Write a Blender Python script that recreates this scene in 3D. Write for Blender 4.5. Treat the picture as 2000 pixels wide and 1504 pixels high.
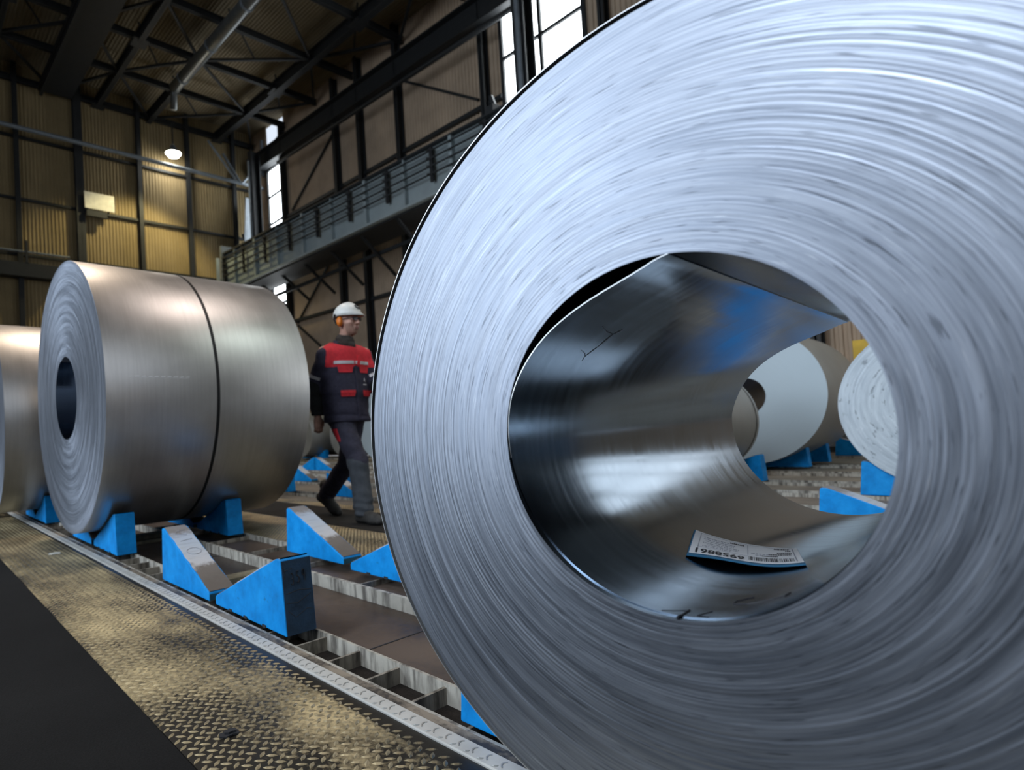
import bpy, math, random
import numpy as np
from mathutils import Vector, Matrix
random.seed(7); rng = np.random.default_rng(11)
for o in list(bpy.data.objects): bpy.data.objects.remove(o)
SC = bpy.context.scene; COL = SC.collection
PI = math.pi
# ------------------------------------------------------------------ camera, world, lights, exposure
CAMZ = 0.727
def set_camera():
    cd = bpy.data.cameras.new('camera'); co = bpy.data.objects.new('camera', cd); COL.objects.link(co)
    yaw, pitch, roll = math.radians(51.558), math.radians(1.614), math.radians(-3.157)
    f = Vector((math.cos(pitch)*math.cos(yaw), math.cos(pitch)*math.sin(yaw), math.sin(pitch)))
    r = Vector((math.sin(yaw), -math.cos(yaw), 0)); u = r.cross(f)
    r2 = r*math.cos(roll)+u*math.sin(roll); u2 = -r*math.sin(roll)+u*math.cos(roll)
    m = Matrix((r2, u2, -f)).transposed().to_4x4(); m.translation = (0, 0, CAMZ)
    co.matrix_world = m
    cd.sensor_width = 36; cd.sensor_fit = 'HORIZONTAL'; cd.lens = 36*1138.76/2000
    cd.shift_x = 277.5/2000; cd.shift_y = 65.2/2000
    cd.clip_start = .01; cd.clip_end = 200
    cd.dof.use_dof = True; cd.dof.focus_distance = 1.5; cd.dof.aperture_fstop = 3.4
    SC.camera = co
set_camera()
w = bpy.data.worlds.new('sky'); SC.world = w; w.use_nodes = True
w.node_tree.nodes['Background'].inputs[0].default_value = (.78, .87, 1, 1)
w.node_tree.nodes['Background'].inputs[1].default_value = 1.0
SC.view_settings.view_transform = 'Standard'; SC.view_settings.look = 'None'
SC.view_settings.exposure = 0.0; SC.view_settings.gamma = 1; SC.view_settings.use_curve_mapping = False
SC.cycles.max_bounces = 8; SC.cycles.diffuse_bounces = 4; SC.cycles.glossy_bounces = 5
SC.cycles.use_denoising = True; SC.cycles.sample_clamp_indirect = 6
SC.cycles.caustics_reflective = False; SC.cycles.caustics_refractive = False
def area(name, loc, look, sx, sy, power, color):
    l = bpy.data.lights.new(name, 'AREA'); l.shape = 'RECTANGLE'; l.size = sx; l.size_y = sy
    l.energy = power; l.color = color
    o = bpy.data.objects.new(name, l); COL.objects.link(o); o.location = loc
    o.rotation_euler = (Vector(look)-Vector(loc)).to_track_quat('-Z', 'Z').to_euler(); return o
L1 = area('daylight_gate', (-8.4, 7.2, 3.6), (4, 6.0, 1.2), 16, 6.6, 650, (.76, .87, 1)); L1.data.spread = math.radians(100)
L3 = area('tag_fill', (-8.4, -.3, 9.6), (1.3, .4, .5), 7, 2.6, 165, (.80, .89, 1)); L3.data.spread = math.radians(70)  # unseen fill light, added to brighten the paper tag in the bore
L2 = area('daylight_front', (1, -11.5, 8), (1.5, 4, .3), 9, 4, 50, (.85, .92, 1)); L2.data.spread = math.radians(110)
area('bay_lamp_light', (5.7, 2.5, 12.2), (5.7, 2.5, 0), 2.4, 2.4, 105, (1, .84, .76)).data.spread = math.radians(120)
area('bay_lamp_light.001', (2.2, 9.5, 12.3), (2.2, 9.5, 0), 1.2, 1.2, 150, (1, .80, .62)).data.spread = math.radians(120)
area('bay_lamp_light.002', (10, -4.1, 12.2), (8.5, -2, 0), 1.8, 1.8, 130, (.86, 1, .93)).data.spread = math.radians(120)

# ------------------------------------------------------------------ helpers
class MB:
    def __init__(s): s.v = []; s.f = []; s.m = []
    def add(s, vs, fs, mi=0):
        b = len(s.v); s.v += [tuple(map(float, v)) for v in vs]
        s.f += [tuple(b+i for i in f) for f in fs]; s.m += [mi]*len(fs); return s
    def box(s, x0, x1, y0, y1, z0, z1, mi=0):
        return s.add([(x0,y0,z0),(x1,y0,z0),(x1,y1,z0),(x0,y1,z0),(x0,y0,z1),(x1,y0,z1),(x1,y1,z1),(x0,y1,z1)],
            [(0,3,2,1),(4,5,6,7),(0,1,5,4),(1,2,6,5),(2,3,7,6),(3,0,4,7)], mi)
    def bar(s, a, b, w, h, up=(0,0,1), mi=0):
        a, b = Vector(a), Vector(b); d = (b-a).normalized(); up = Vector(up)
        if abs(d.dot(up)) > .98: up = Vector((1,0,0))
        sx = d.cross(up).normalized()*w/2; sz = sx.cross(d).normalized()*h/2
        vs = [p+q for p in (a, b) for q in (-sx-sz, sx-sz, sx+sz, -sx+sz)]
        return s.add(vs, [(0,1,2,3),(7,6,5,4),(0,4,5,1),(1,5,6,2),(2,6,7,3),(3,7,4,0)], mi)
    def ibeam(s, a, b, w, h, t=.02, up=(0,0,1), mi=0):
        a, b = Vector(a), Vector(b); d = (b-a).normalized(); u = Vector(up)
        if abs(d.dot(u)) > .98: u = Vector((1,0,0))
        sx = d.cross(u).normalized(); sz = sx.cross(d).normalized()
        s.bar(a, b, t, h, up, mi)
        o = sz*(h/2-t/2)
        s.bar(a+o, b+o, w, t, up, mi); s.bar(a-o, b-o, w, t, up, mi); return s
    def tube(s, pts, r, n=8, mi=0, cap=True):
        pts = [Vector(p) for p in pts]; rr = r if isinstance(r, (list, tuple)) else [r]*len(pts)
        b = len(s.v); prev = None
        for i, p in enumerate(pts):
            d = (pts[min(i+1, len(pts)-1)]-pts[max(i-1, 0)]).normalized()
            if prev is None:
                ref = Vector((0,0,1)) if abs(d.z) < .9 else Vector((1,0,0)); a = d.cross(ref).normalized()
            else: a = (prev-d*prev.dot(d)).normalized()
            prev = a; c = d.cross(a)
            for k in range(n):
                t = 2*PI*k/n; s.v.append(tuple(p+(a*math.cos(t)+c*math.sin(t))*rr[i]))
        for i in range(len(pts)-1):
            for k in range(n):
                k2 = (k+1) % n; s.f.append((b+i*n+k, b+i*n+k2, b+(i+1)*n+k2, b+(i+1)*n+k)); s.m.append(mi)
        if cap:
            s.f.append(tuple(b+k for k in reversed(range(n)))); e = b+(len(pts)-1)*n
            s.f.append(tuple(e+k for k in range(n))); s.m += [mi, mi]
        return s
    def lathe(s, prof, n=96, axis='x', mi=0, a0=0, a1=2*PI):
        """prof: list of (along, radius)"""
        b = len(s.v); full = abs(a1-a0-2*PI) < 1e-6; cols = n if full else n+1
        for (h, r) in prof:
            for k in range(cols):
                t = a0+(a1-a0)*k/n; c, q = math.cos(t)*r, math.sin(t)*r
                s.v.append((h, c, q) if axis == 'x' else (c, q, h))
        for i in range(len(prof)-1):
            for k in range(n):
                k2 = (k+1) % cols
                s.f.append((b+i*cols+k, b+(i+1)*cols+k, b+(i+1)*cols+k2, b+i*cols+k2)); s.m.append(mi)
        return s
    def prism(s, poly, h0, h1, axis='x', mi=0):
        n = len(poly)
        def P(a, b, h): return (h, a, b) if axis == 'x' else ((a, h, b) if axis == 'y' else (a, b, h))
        vs = [P(a, b, h0) for a, b in poly]+[P(a, b, h1) for a, b in poly]
        fs = [tuple(range(n))[::-1], tuple(range(n, 2*n))]+[(i, (i+1) % n, n+(i+1) % n, n+i) for i in range(n)]
        return s.add(vs, fs, mi)
    def mesh(s, name, mats, smooth=False):
        me = bpy.data.meshes.new(name); me.from_pydata(s.v, [], s.f)
        for m in (mats if isinstance(mats, (list, tuple)) else [mats]): me.materials.append(m)
        if any(s.m): me.polygons.foreach_set('material_index', s.m)
        if smooth: me.polygons.foreach_set('use_smooth', [True]*len(s.f))
        me.update(); return me
    def obj(s, name, mats, parent=None, loc=(0,0,0), rot=(0,0,0), smooth=False, fix=True, auto=None):
        me = s.mesh(name, mats, smooth or auto is not None)
        if fix:
            import bmesh
            bm = bmesh.new(); bm.from_mesh(me); bmesh.ops.recalc_face_normals(bm, faces=bm.faces); bm.to_mesh(me); bm.free()
        if auto is not None: me.set_sharp_from_angle(angle=math.radians(auto))
        return link(name, me, parent, loc, rot)
def link(name, data, parent=None, loc=(0,0,0), rot=(0,0,0)):
    o = bpy.data.objects.new(name, data); COL.objects.link(o); o.location = loc; o.rotation_euler = rot
    if parent: o.parent = parent
    return o
def empty(name, loc=(0,0,0), rz=0): return link(name, None, None, loc, (0, 0, rz))
def tag(o, label, cat, group=None):
    o['label'] = label; o['category'] = cat
    if group: o['group'] = group
    return o
def struct(o): o['kind'] = 'structure'; return o
def stuff(o): o['kind'] = 'stuff'; return o
def bevel(o, w, seg=2):
    m = o.modifiers.new('bevel', 'BEVEL'); m.width = w; m.segments = seg; m.limit_method = 'ANGLE'; return o
KIDS = {}
def kids(o): return [c for c in COL.objects if c.parent == o]
def dup(root, loc, rz=None, label=None):
    def cp(o, parent, ks):
        c = o.copy(); COL.objects.link(c)
        if parent is not None: c.parent = parent
        for ch, sub in ks: cp(ch, c, sub)
        return c
    def tree(o): return [(ch, tree(ch)) for ch in kids(o)]
    r = cp(root, None, tree(root)); r.location = loc
    if rz is not None: r.rotation_euler = (0, 0, rz)
    if label: r['label'] = label
    return r

# ------------------------------------------------------------------ materials
class Mat:
    def __init__(s, name):
        s.m = bpy.data.materials.new(name); s.m.use_nodes = True; s.t = s.m.node_tree
        s.b = s.t.nodes['Principled BSDF']; s.out = s.t.nodes['Material Output']
    def n(s, typ, **kw):
        nd = s.t.nodes.new(typ)
        for k, v in kw.items():
            if k in nd.inputs: nd.inputs[k].default_value = v
            else: setattr(nd, k, v)
        return nd
    def l(s, a, b): s.t.links.new(a, b)
    def set(s, **kw):
        for k, v in kw.items():
            k = k.replace('_', ' ')
            s.b.inputs[k].default_value = v
        return s
    def coord(s, scale=(1,1,1), kind='Object'):
        tc = s.n('ShaderNodeTexCoord'); mp = s.n('ShaderNodeMapping'); mp.inputs['Scale'].default_value = scale
        s.l(tc.outputs[kind], mp.inputs[0]); return mp.outputs[0]
    def noise(s, vec, scale=5, detail=4, rough=.55):
        nd = s.n('ShaderNodeTexNoise'); nd.inputs['Scale'].default_value = scale; nd.inputs['Detail'].default_value = detail
        nd.inputs['Roughness'].default_value = rough; s.l(vec, nd.inputs['Vector']); return nd.outputs['Fac']
    def ramp(s, fac, stops):
        r = s.n('ShaderNodeValToRGB'); e = r.color_ramp.elements
        while len(e) < len(stops): e.new(.5)
        for i, (p, c) in enumerate(stops):
            e[i].position = p; e[i].color = (*c, 1) if not isinstance(c, (int, float)) else (c, c, c, 1)
        s.l(fac, r.inputs[0]); return r.outputs[0]
    def mix(s, fac, a, b, mode='MIX'):
        m = s.n('ShaderNodeMix', data_type='RGBA', blend_type=mode)
        for sock, v in ((m.inputs['Factor'], fac), (m.inputs[6], a), (m.inputs[7], b)):
            if isinstance(v, (int, float)): sock.default_value = v
            elif isinstance(v, tuple): sock.default_value = (*v, 1) if len(v) == 3 else v
            else: s.l(v, sock)
        return m.outputs[2]
    def math(s, op, a, b=0.0):
        m = s.n('ShaderNodeMath', operation=op)
        for i, v in enumerate((a, b)):
            if isinstance(v, (int, float)): m.inputs[i].default_value = v
            else: s.l(v, m.inputs[i])
        return m.outputs[0]
    def bump(s, h, strength=.3, dist=.002):
        b = s.n('ShaderNodeBump'); b.inputs['Strength'].default_value = strength; b.inputs['Distance'].default_value = dist
        s.l(h, b.inputs['Height']); s.l(b.outputs[0], s.b.inputs['Normal']); return b
    def col(s, c): s.l(c, s.b.inputs['Base Color']); return s
    def rough(s, c): s.l(c, s.b.inputs['Roughness']); return s
def plain(name, c, rough=.6, metal=0., var=.15, scale=6, bump=0., kind='Object'):
    m = Mat(name); m.set(Roughness=rough, Metallic=metal); v = m.coord((1,1,1), kind); f = m.noise(v, scale, 5)
    lo = tuple(x*(1-var) for x in c); hi = tuple(min(1, x*(1+var)) for x in c)
    m.col(m.ramp(f, [(.3, lo), (.7, hi)]))
    if bump: m.bump(m.noise(v, scale*8, 4), bump)
    return m.m
def emit(name, c, s):
    m = Mat(name); m.set(Base_Color=(0,0,0,1), Emission_Color=(*c, 1), Emission_Strength=s, Roughness=.3); return m.m
def coil_face(name, lo, hi, metal=.7, rough=.42, fr=260, aniso=.5):
    m = Mat(name); tc = m.n('ShaderNodeTexCoord'); sp = m.n('ShaderNodeSeparateXYZ'); m.l(tc.outputs['Object'], sp.inputs[0])
    y, z = sp.outputs[1], sp.outputs[2]
    r = m.math('SQRT', m.math('ADD', m.math('MULTIPLY', y, y), m.math('MULTIPLY', z, z)))
    cy, cz = m.math('DIVIDE', y, r), m.math('DIVIDE', z, r)
    def vec(kr, ka):
        c = m.n('ShaderNodeCombineXYZ'); m.l(m.math('MULTIPLY', r, kr), c.inputs[0])
        m.l(m.math('MULTIPLY', cy, ka), c.inputs[1]); m.l(m.math('MULTIPLY', cz, ka), c.inputs[2]); return c.outputs[0]
    a = m.noise(vec(fr, 2.2), 1, 3, .6); b = m.noise(vec(fr*.2, 1.3), 1, 3, .6); c = m.noise(vec(fr*1.1, 7), 1, 2, .5)
    base = m.ramp(m.math('ADD', m.math('MULTIPLY', a, .6), m.math('MULTIPLY', b, .4)), [(.34, lo), (.62, hi)])
    dk = m.ramp(c, [(.30, 1.), (.38, 0.)]); br = m.ramp(c, [(.66, 0.), (.78, .4)])
    base = m.mix(m.math('MULTIPLY', dk, .7), base, tuple(x*.45 for x in lo))
    base = m.mix(m.math('MULTIPLY', br, .7), base, (.85, .88, .92))
    m.col(base); m.set(Metallic=metal, Anisotropic=aniso); m.rough(m.ramp(b, [(.3, rough-.07), (.7, rough+.1)]))
    tg = m.n('ShaderNodeTangent', direction_type='RADIAL', axis='X'); m.l(tg.outputs[0], m.b.inputs['Tangent'])
    m.bump(a, .25, .001); return m.m
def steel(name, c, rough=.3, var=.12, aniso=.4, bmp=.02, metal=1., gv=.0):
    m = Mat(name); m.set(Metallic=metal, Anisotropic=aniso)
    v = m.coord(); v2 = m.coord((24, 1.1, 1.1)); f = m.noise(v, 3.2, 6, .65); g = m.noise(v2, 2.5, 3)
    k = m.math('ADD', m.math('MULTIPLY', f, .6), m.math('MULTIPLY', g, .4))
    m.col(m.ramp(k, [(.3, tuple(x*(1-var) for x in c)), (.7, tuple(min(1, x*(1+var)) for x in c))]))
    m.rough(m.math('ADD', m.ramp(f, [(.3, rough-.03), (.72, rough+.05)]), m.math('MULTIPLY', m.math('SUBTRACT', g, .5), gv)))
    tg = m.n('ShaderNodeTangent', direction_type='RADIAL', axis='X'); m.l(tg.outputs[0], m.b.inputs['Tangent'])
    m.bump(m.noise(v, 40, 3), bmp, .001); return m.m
def blue_paint():
    m = Mat('blue_paint'); v = m.coord(); f = m.noise(v, 9, 6, .65); g = m.noise(v, 40, 4, .6)
    c = m.ramp(f, [(.25, (.0, .17, .50)), (.5, (.0, .275, .74)), (.75, (.01, .37, .90))])
    c = m.mix(m.ramp(g, [(.66, 0.), (.78, .55)]), c, (.02, .05, .09))
    m.col(c); m.set(Roughness=.55, Specular_IOR_Level=.25); m.bump(m.noise(v, 30, 5), .4, .003); return m.m
def worn_steel():
    m = Mat('worn_slope'); tc = m.n('ShaderNodeTexCoord'); sp = m.n('ShaderNodeSeparateXYZ'); m.l(tc.outputs['Object'], sp.inputs[0])
    v = m.coord((1, 1, 1)); f = m.noise(v, 14, 5, .7); g = m.noise(m.coord((3, 30, 30)), 2, 3)
    z = m.math('ADD', sp.outputs[2], m.math('MULTIPLY', m.math('SUBTRACT', f, .5), .09))
    c = m.ramp(z, [(.06, (.13, .112, .098)), (.115, (.17, .15, .135)), (.135, (.56, .56, .58)), (.2, (.46, .52, .60)), (.235, (.42, .49, .60)), (.262, (.22, .21, .21))])
    c = m.mix(m.math('MULTIPLY', m.ramp(g, [(.55, 0.), (.75, 1.)]), .3), c, (.12, .12, .14))
    m.col(c); m.set(Roughness=.6, Metallic=.0); m.bump(f, .2, .002); return m.m
def dusty(name, dark, dust, scale=2.2, lo=.42, hi=.6, rough=.6, metal=.3, fine=60, band=None):
    m = Mat(name); v = m.coord((1, .55, 1)); f = m.noise(v, scale, 6, .6); g = m.noise(m.coord(), fine, 4, .6)
    k = m.math('ADD', f, m.math('MULTIPLY', m.math('SUBTRACT', g, .5), .35))
    if band is not None:
        sp = m.n('ShaderNodeSeparateXYZ'); m.l(m.coord(), sp.inputs[0]); x = m.math('ADD', sp.outputs[0], m.math('MULTIPLY', m.math('SUBTRACT', g, .5), .03))
        k = m.math('SUBTRACT', k, m.math('MULTIPLY', m.ramp(m.math('SUBTRACT', x, band-.5), [(.495, 0.), (.51, 1.)]), .25))
    m.col(m.ramp(k, [(lo, dark), (hi, dust)])); m.set(Metallic=metal)
    m.rough(m.ramp(k, [(lo, rough-.18), (hi, rough+.15)])); m.bump(g, .25, .002); return m.m
def streaky(name, c, stain, amt=.6, scale=7):
    m = Mat(name); f = m.noise(m.coord((9, 9, 1.2)), scale*.35, 5, .65); g = m.noise(m.coord(), 16, 5, .6)
    k = m.math('MULTIPLY', m.ramp(f, [(.45, 0.), (.62, 1.)]), amt)
    b = m.ramp(g, [(.3, tuple(x*.8 for x in c)), (.7, c)])
    m.col(m.mix(k, b, stain)); m.set(Roughness=.75); m.bump(g, .3, .002); return m.m
def asphalt(name, c, sc=1.4):
    m = Mat(name); v = m.coord(); f = m.noise(v, sc, 6, .6); g = m.noise(v, 160, 3, .6)
    k = m.math('ADD', m.math('MULTIPLY', f, .55), m.math('MULTIPLY', g, .45))
    m.col(m.ramp(k, [(.34, tuple(x*.6 for x in c)), (.66, tuple(x*1.45 for x in c))])); m.set(Roughness=.85, Specular_IOR_Level=.15)
    m.bump(g, .5, .002); return m.m

MT = dict(
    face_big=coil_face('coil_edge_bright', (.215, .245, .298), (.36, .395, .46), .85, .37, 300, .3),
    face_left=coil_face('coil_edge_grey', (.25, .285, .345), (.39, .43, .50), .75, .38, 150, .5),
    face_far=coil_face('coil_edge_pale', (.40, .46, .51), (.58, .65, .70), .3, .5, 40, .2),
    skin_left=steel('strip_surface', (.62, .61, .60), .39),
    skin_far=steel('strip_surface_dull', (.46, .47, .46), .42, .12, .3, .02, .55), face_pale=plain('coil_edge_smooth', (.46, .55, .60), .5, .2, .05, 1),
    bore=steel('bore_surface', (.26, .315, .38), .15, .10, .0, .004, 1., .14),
    edge_bright=plain('strip_edge', (.85, .87, .9), .3, .8), gap_dark=plain('gap_dark', (.02, .022, .026), .6),
    strap=plain('strap_black', (.012, .012, .013), .45, .3),
    blue=blue_paint(), worn=worn_steel(), teal=plain('lip_teal', (.015, .10, .16), .55, .0, .3, 20),
    navy_back=plain('block_back_shade_dirt', (.018, .052, .105), .55, .0, .45, 14, .5),  # block_back: blue darkened to navy for shade as well as dirt
    asphalt=asphalt('asphalt', (.0125, .012, .0115)), walk=asphalt('dark_walkway', (.030, .027, .024), 2.5),
    pit=dusty('pit_plate', (.034, .026, .022), (.135, .098, .074), 1.6, .35, .65, .55, .2),
    plate=dusty('checker_plate', (.024, .021, .016), (.70, .56, .31), 2.2, .46, .66, .58, .3, 60, .905),
    bumpm=dusty('tread_metal', (.20, .17, .11), (.60, .49, .29), 3, .35, .65, .45, .5),
    kerb=plain('kerb_silver', (.54, .54, .51), .5, .25, .12, 12), kerb_dirt=dusty('kerb_dirt', (.05, .042, .035), (.30, .25, .19), 9, .42, .6, .8, 0),
    rail=streaky('rail_paint', (.52, .49, .42), (.07, .06, .05), .85), rail_in=streaky('rail_inside', (.36, .32, .26), (.06, .05, .04), .9),
    sludge=asphalt('channel_sludge', (.022, .018, .015), 20), tie=streaky('tie_paint', (.27, .25, .17), (.12, .10, .07), .5),
    conc=dusty('old_concrete', (.10, .09, .075), (.24, .21, .17), 2.5, .35, .65, .8, 0), bed=plain('pit_bed', (.03, .026, .024), .8),
    clad=plain('cladding_tan', (.31, .235, .12), .8, .0, .12, 1.2), clad_side=plain('cladding_brown', (.46, .35, .25), .8, .0, .15, 1.2),
    clad_dk=plain('cladding_plain', (.25, .22, .18), .7), roof=plain('roof_deck', (.25, .20, .125), .9, .0, .12, .8),
    frame=plain('steelwork_dark', (.017, .019, .021), .6, .1), frame_lt=plain('steelwork_grey', (.20, .23, .26), .5, .3),
    girder=plain('girder_grey', (.30, .35, .36), .55, .1, .1, 2), pale=plain('pale_sign', (.72, .70, .62), .6),
    glow=emit('lit_window_pane', (.90, .96, 1), 9.0), glow_dim=emit('lit_window_frosted', (.90, .96, 1), 2.6), lampglow=emit('lamp_glow', (1, .97, .86), 60.),
    paper=plain('tag_paper', (.93, .94, .97), .5, 0, .02), tagblue=plain('tag_backing', (.03, .16, .30), .5), ink=plain('print_black', (.015, .015, .02), .6),
    greyink=plain('print_grey', (.35, .36, .42), .6), yellow=plain('yellow_paint', (.75, .48, .02), .5), duct=plain('duct_grey', (.16, .17, .17), .4, .6),
    rubber=plain('rubber_black', (.012, .012, .013), .7), scrap=plain('scrap_dark', (.03, .032, .036), .6, .2, .2, 40),
    skin=plain('skin', (.58, .33, .25), .55, 0, .1, 30), hairs=plain('stubble', (.36, .21, .155), .8), navy=plain('navy_cloth', (.032, .030, .055), .85, 0, .25, 40, .3),
    black_cloth=plain('black_cloth', (.010, .012, .013), .9, 0, .3, 40, .3), trouser=plain('trouser_cloth', (.036, .035, .058), .85, 0, .25, 30, .3), trouser_lo=plain('trouser_grey', (.075, .085, .10), .9, 0, .2, 20, .3),
    red=plain('red_cloth', (.72, .03, .045), .8, 0, .12, 40, .2), tape=plain('reflective_tape', (.62, .60, .62), .4, .2), scarf=plain('scarf_brown', (.055, .045, .038), .9, 0, .3, 40, .4),
    helmet=plain('helmet_white', (.75, .76, .72), .35, 0, .08, 18), orange=plain('ear_orange', (.85, .22, .015), .45), boot=plain('boot_leather', (.05, .048, .045), .7, 0, .25, 30, .3),
    glass=plain('glasses_dark', (.04, .03, .03), .15), lips=plain('lips', (.42, .19, .17), .5),
)

# ------------------------------------------------------------------ setting: floor
floor = struct(empty('floor', (0, 0, 0)))
MB().box(-9.2, 13.3, -14, 24.4, -.5, -.12).obj('base_slab', MT['bed'], floor)
MB().box(-9.2, .487, -14, 24.4, -.12, 0).obj('asphalt_slab', MT['asphalt'], floor)
def lens(mb, x, y, z, ang, L=.0145, W=.0052, H=.0028):
    c, s = math.cos(ang), math.sin(ang)
    P = lambda a, b, h: (x+a*c-b*s, y+a*s+b*c, z+h)
    mb.add([P(-L,0,0), P(-L*.3,-W,0), P(L*.3,-W,0), P(L,0,0), P(L*.3,W,0), P(-L*.3,W,0), P(-L*.45,0,H), P(L*.45,0,H)],
           [(0,1,6),(1,2,7,6),(2,3,7),(3,4,7),(4,5,6,7),(5,0,6)])
def checker(x0, x1, ys, z=0.0, yb=(0, 9), px=.031, py=.040):
    for a, b in zip(ys[:-1], ys[1:]):
        MB().box(x0, x1, a+.0015, b-.0015, z-.008, z).obj('checker_plate', MT['plate'], floor)
    mb = MB(); nx = int((x1-x0)/px); ny = int((yb[1]-yb[0])/py)
    for j in range(ny):
        for i in range(nx):
            x = x0+.012+i*px+random.uniform(-.0015, .0015); y = yb[0]+j*py+random.uniform(-.002, .002)
            lens(mb, x, y, z, .72+.1*random.uniform(-1, 1)*.3)
            if x+px/2 < x1-.01: lens(mb, x+px/2, y+py/2, z, -.72)
    stuff(mb.obj('tread_pattern', MT['bumpm'], floor, fix=False))
MB().box(.487, .9535, -14, 24.4, -.12, -.008).obj('plate_bed', MT['bed'], floor)
checker(.489, .9525, [-4, -1.95, .05, 2.05, 4.05, 6.05, 8.05, 10.05, 12.05, 14.05, 16.05], 0, (.3, 8))
# raised silver edging with its own half-moon treads
kerb = MB().prism([(.9535,-.05),(.9535,.003),(.957,.006),(.992,.014),(.996,.010),(.996,-.05)], -4, 24.2, 'y').obj('kerb_strip', MT['kerb'], floor)
mb = MB()
for j in range(190):
    y = .5+j*.041
    for k in range(7):
        t0, t1 = PI*.15+k*PI*.1, PI*.15+(k+1)*PI*.1
        r0, r1 = .0085, .0112
        q = [(.975+r*math.cos(t)*1.0, y+r*math.sin(t)*1.25) for r, t in ((r0,t0),(r1,t0),(r1,t1),(r0,t1))]
        zz = lambda X: .006+(X-.957)*.229+.0014
        mb.add([(X, Y, zz(X)) for X, Y in q]+[(X, Y, zz(X)-.004) for X, Y in q], [(0,1,2,3),(0,4,5,1),(1,5,6,2),(2,6,7,3),(3,7,4,0)])
    lens(mb, .964, y+.021, .0075, 2.2, .010, .003, .002)
MT['kerb_tread'] = plain('kerb_tread', (.40, .41, .40), .4, .6)
stuff(mb.obj('kerb_treads', MT['kerb_tread'], floor))
MB().box(.996, 1.036, -4, 24.2, -.12, .003).obj('kerb_ledge', MT['kerb_dirt'], floor)
MB().box(1.2, 1.69, -4, 24.2, -.12, -.06).obj('pit_plate', MT['pit'], floor)
for y in (-1.2, .62, 1.72, 3.9, 5.7, 7.6): MB().box(1.205, 1.685, y, y+.006, -.061, -.058).obj('pit_seam', MT['gap_dark'], floor)
MB().box(2.085, 2.09, -4, 24.2, -.12, 0).obj('plate_bed', MT['bed'], floor)
MB().box(2.09, 3.66, -4, 24.2, -.12, -.008).obj('plate_bed', MT['bed'], floor)
checker(2.09, 2.74, [-4, -.4, 1.6, 3.6, 5.6, 7.6, 9.6, 11.6], 0, (1.2, 7.5))
MB().box(2.743, 3.40, -4, 24.2, -.008, .002).obj('walkway_strip', MT['walk'], floor)
checker(3.403, 3.62, [-4, .6, 2.6, 4.6, 6.6, 8.6, 10.6], 0, (2.2, 9))
for x0, x1 in ((3.62, 3.98), (4.20, 5.10), (5.34, 6.07), (6.30, 6.98), (7.22, 8.06), (8.32, 9.18), (9.42, 11.1), (11.36, 13.3)):
    MB().box(x0, x1, -4, 24.2, -.12, -.02).obj('concrete_strip', MT['conc'], floor)

# ------------------------------------------------------------------ setting: walls
def corr(mb, axis, u0, u1, z0, z1, pos, inward, pitch=.125, d=.032):
    n = max(1, round((u1-u0)/pitch)); p = (u1-u0)/n; pts = []
    for i in range(n):
        u = u0+i*p
        pts += [(u, 0), (u+p*.38, 0), (u+p*.5, d), (u+p*.88, d)]
    pts.append((u1, 0))
    P = (lambda u, o, z: (u, pos+inward*o, z)) if axis == 'x' else (lambda u, o, z: (pos+inward*o, u, z))
    vs = [P(u, o, z0) for u, o in pts]+[P(u, o, z1) for u, o in pts]; k = len(pts)
    mb.add(vs, [(i, i+1, k+i+1, k+i) for i in range(k-1)])
def panel(axis, u0, u1, z0, z1, pos, inward, mat, parent, **kw):
    mb = MB(); corr(mb, axis, u0+.004, u1-.004, z0, z1, pos, inward, **kw); return mb.obj('cladding_panel', mat, parent, fix=False)
YB, XW = 24.15, 13.1
wb = struct(empty('wall_back', (0, 0, 0)))
bx = [-9.2, -7.2, -5.1, -3.0, -.9, 1.22, 3.35, 5.42, 7.70, 9.76, 11.9, 13.2]
for a, b in zip(bx[:-1], bx[1:]):
    for z0, z1 in ((0, 4), (4, 7.95), (7.95, 10.0), (10.0, 12.3), (12.3, 15.6)):
        panel('x', a, b, z0, z1, YB, -1, MT['clad'], wb)
for x in bx[1:-1]:
    wd = .30 if abs(x-5.42) < .1 else .16
    MB().ibeam((x, YB-.16, 0), (x, YB-.16, 15), wd, .22, .03, (0, 1, 0)).obj('wall_column', MT['frame'], wb)
for z in (4.0, 7.95, 10.0, 12.3):
    MB().box(-9, 13, YB-.13, YB-.035, z-.05, z+.05).obj('wall_girt', MT['frame'], wb)
MB().box(-9, 4.6, YB-.55, YB-.1, 7.05, 7.55).obj('cable_tray', MT['frame'], wb)
mb = MB(); mb.tube([(-9, YB-.5, 7.95), (4.9, YB-.5, 7.95)], .04)
mb.obj('tray_rail', MT['frame_lt'], wb)
for x in (-1.2, .3, 1.9, 3.5): MB().box(x-.04, x+.04, YB-.55, YB-.45, 7.5, 8.35).obj('tray_post', MT['frame'], wb)
wr = struct(empty('wall_right', (0, 0, 0)))
sy = [-14, -11.2, -8.0, -2.3, -.5, 3.15, 6.72, 7.28, 9.72, 10.27, 13.84, 17.39, 21.28, 21.4, 22.9, 24.2]
wins = [(7.28, 9.72), (21.4, 22.9), (-8.0, -2.3)]
for a, b in zip(sy[:-1], sy[1:]):
    if any(abs(a-p) < .01 and abs(b-q) < .01 for p, q in wins):
        panel('y', a, b, 0, 2.1 if a < 0 else 4.2, XW, -1, MT['clad_side'], wr); continue
    for z0, z1 in ((0, 2.6), (2.6, 5.6), (5.6, 10.0), (10.0, 12.6), (12.6, 15.6)):
        panel('y', a, b, z0, z1, XW, -1, MT['clad_side'], wr)
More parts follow.
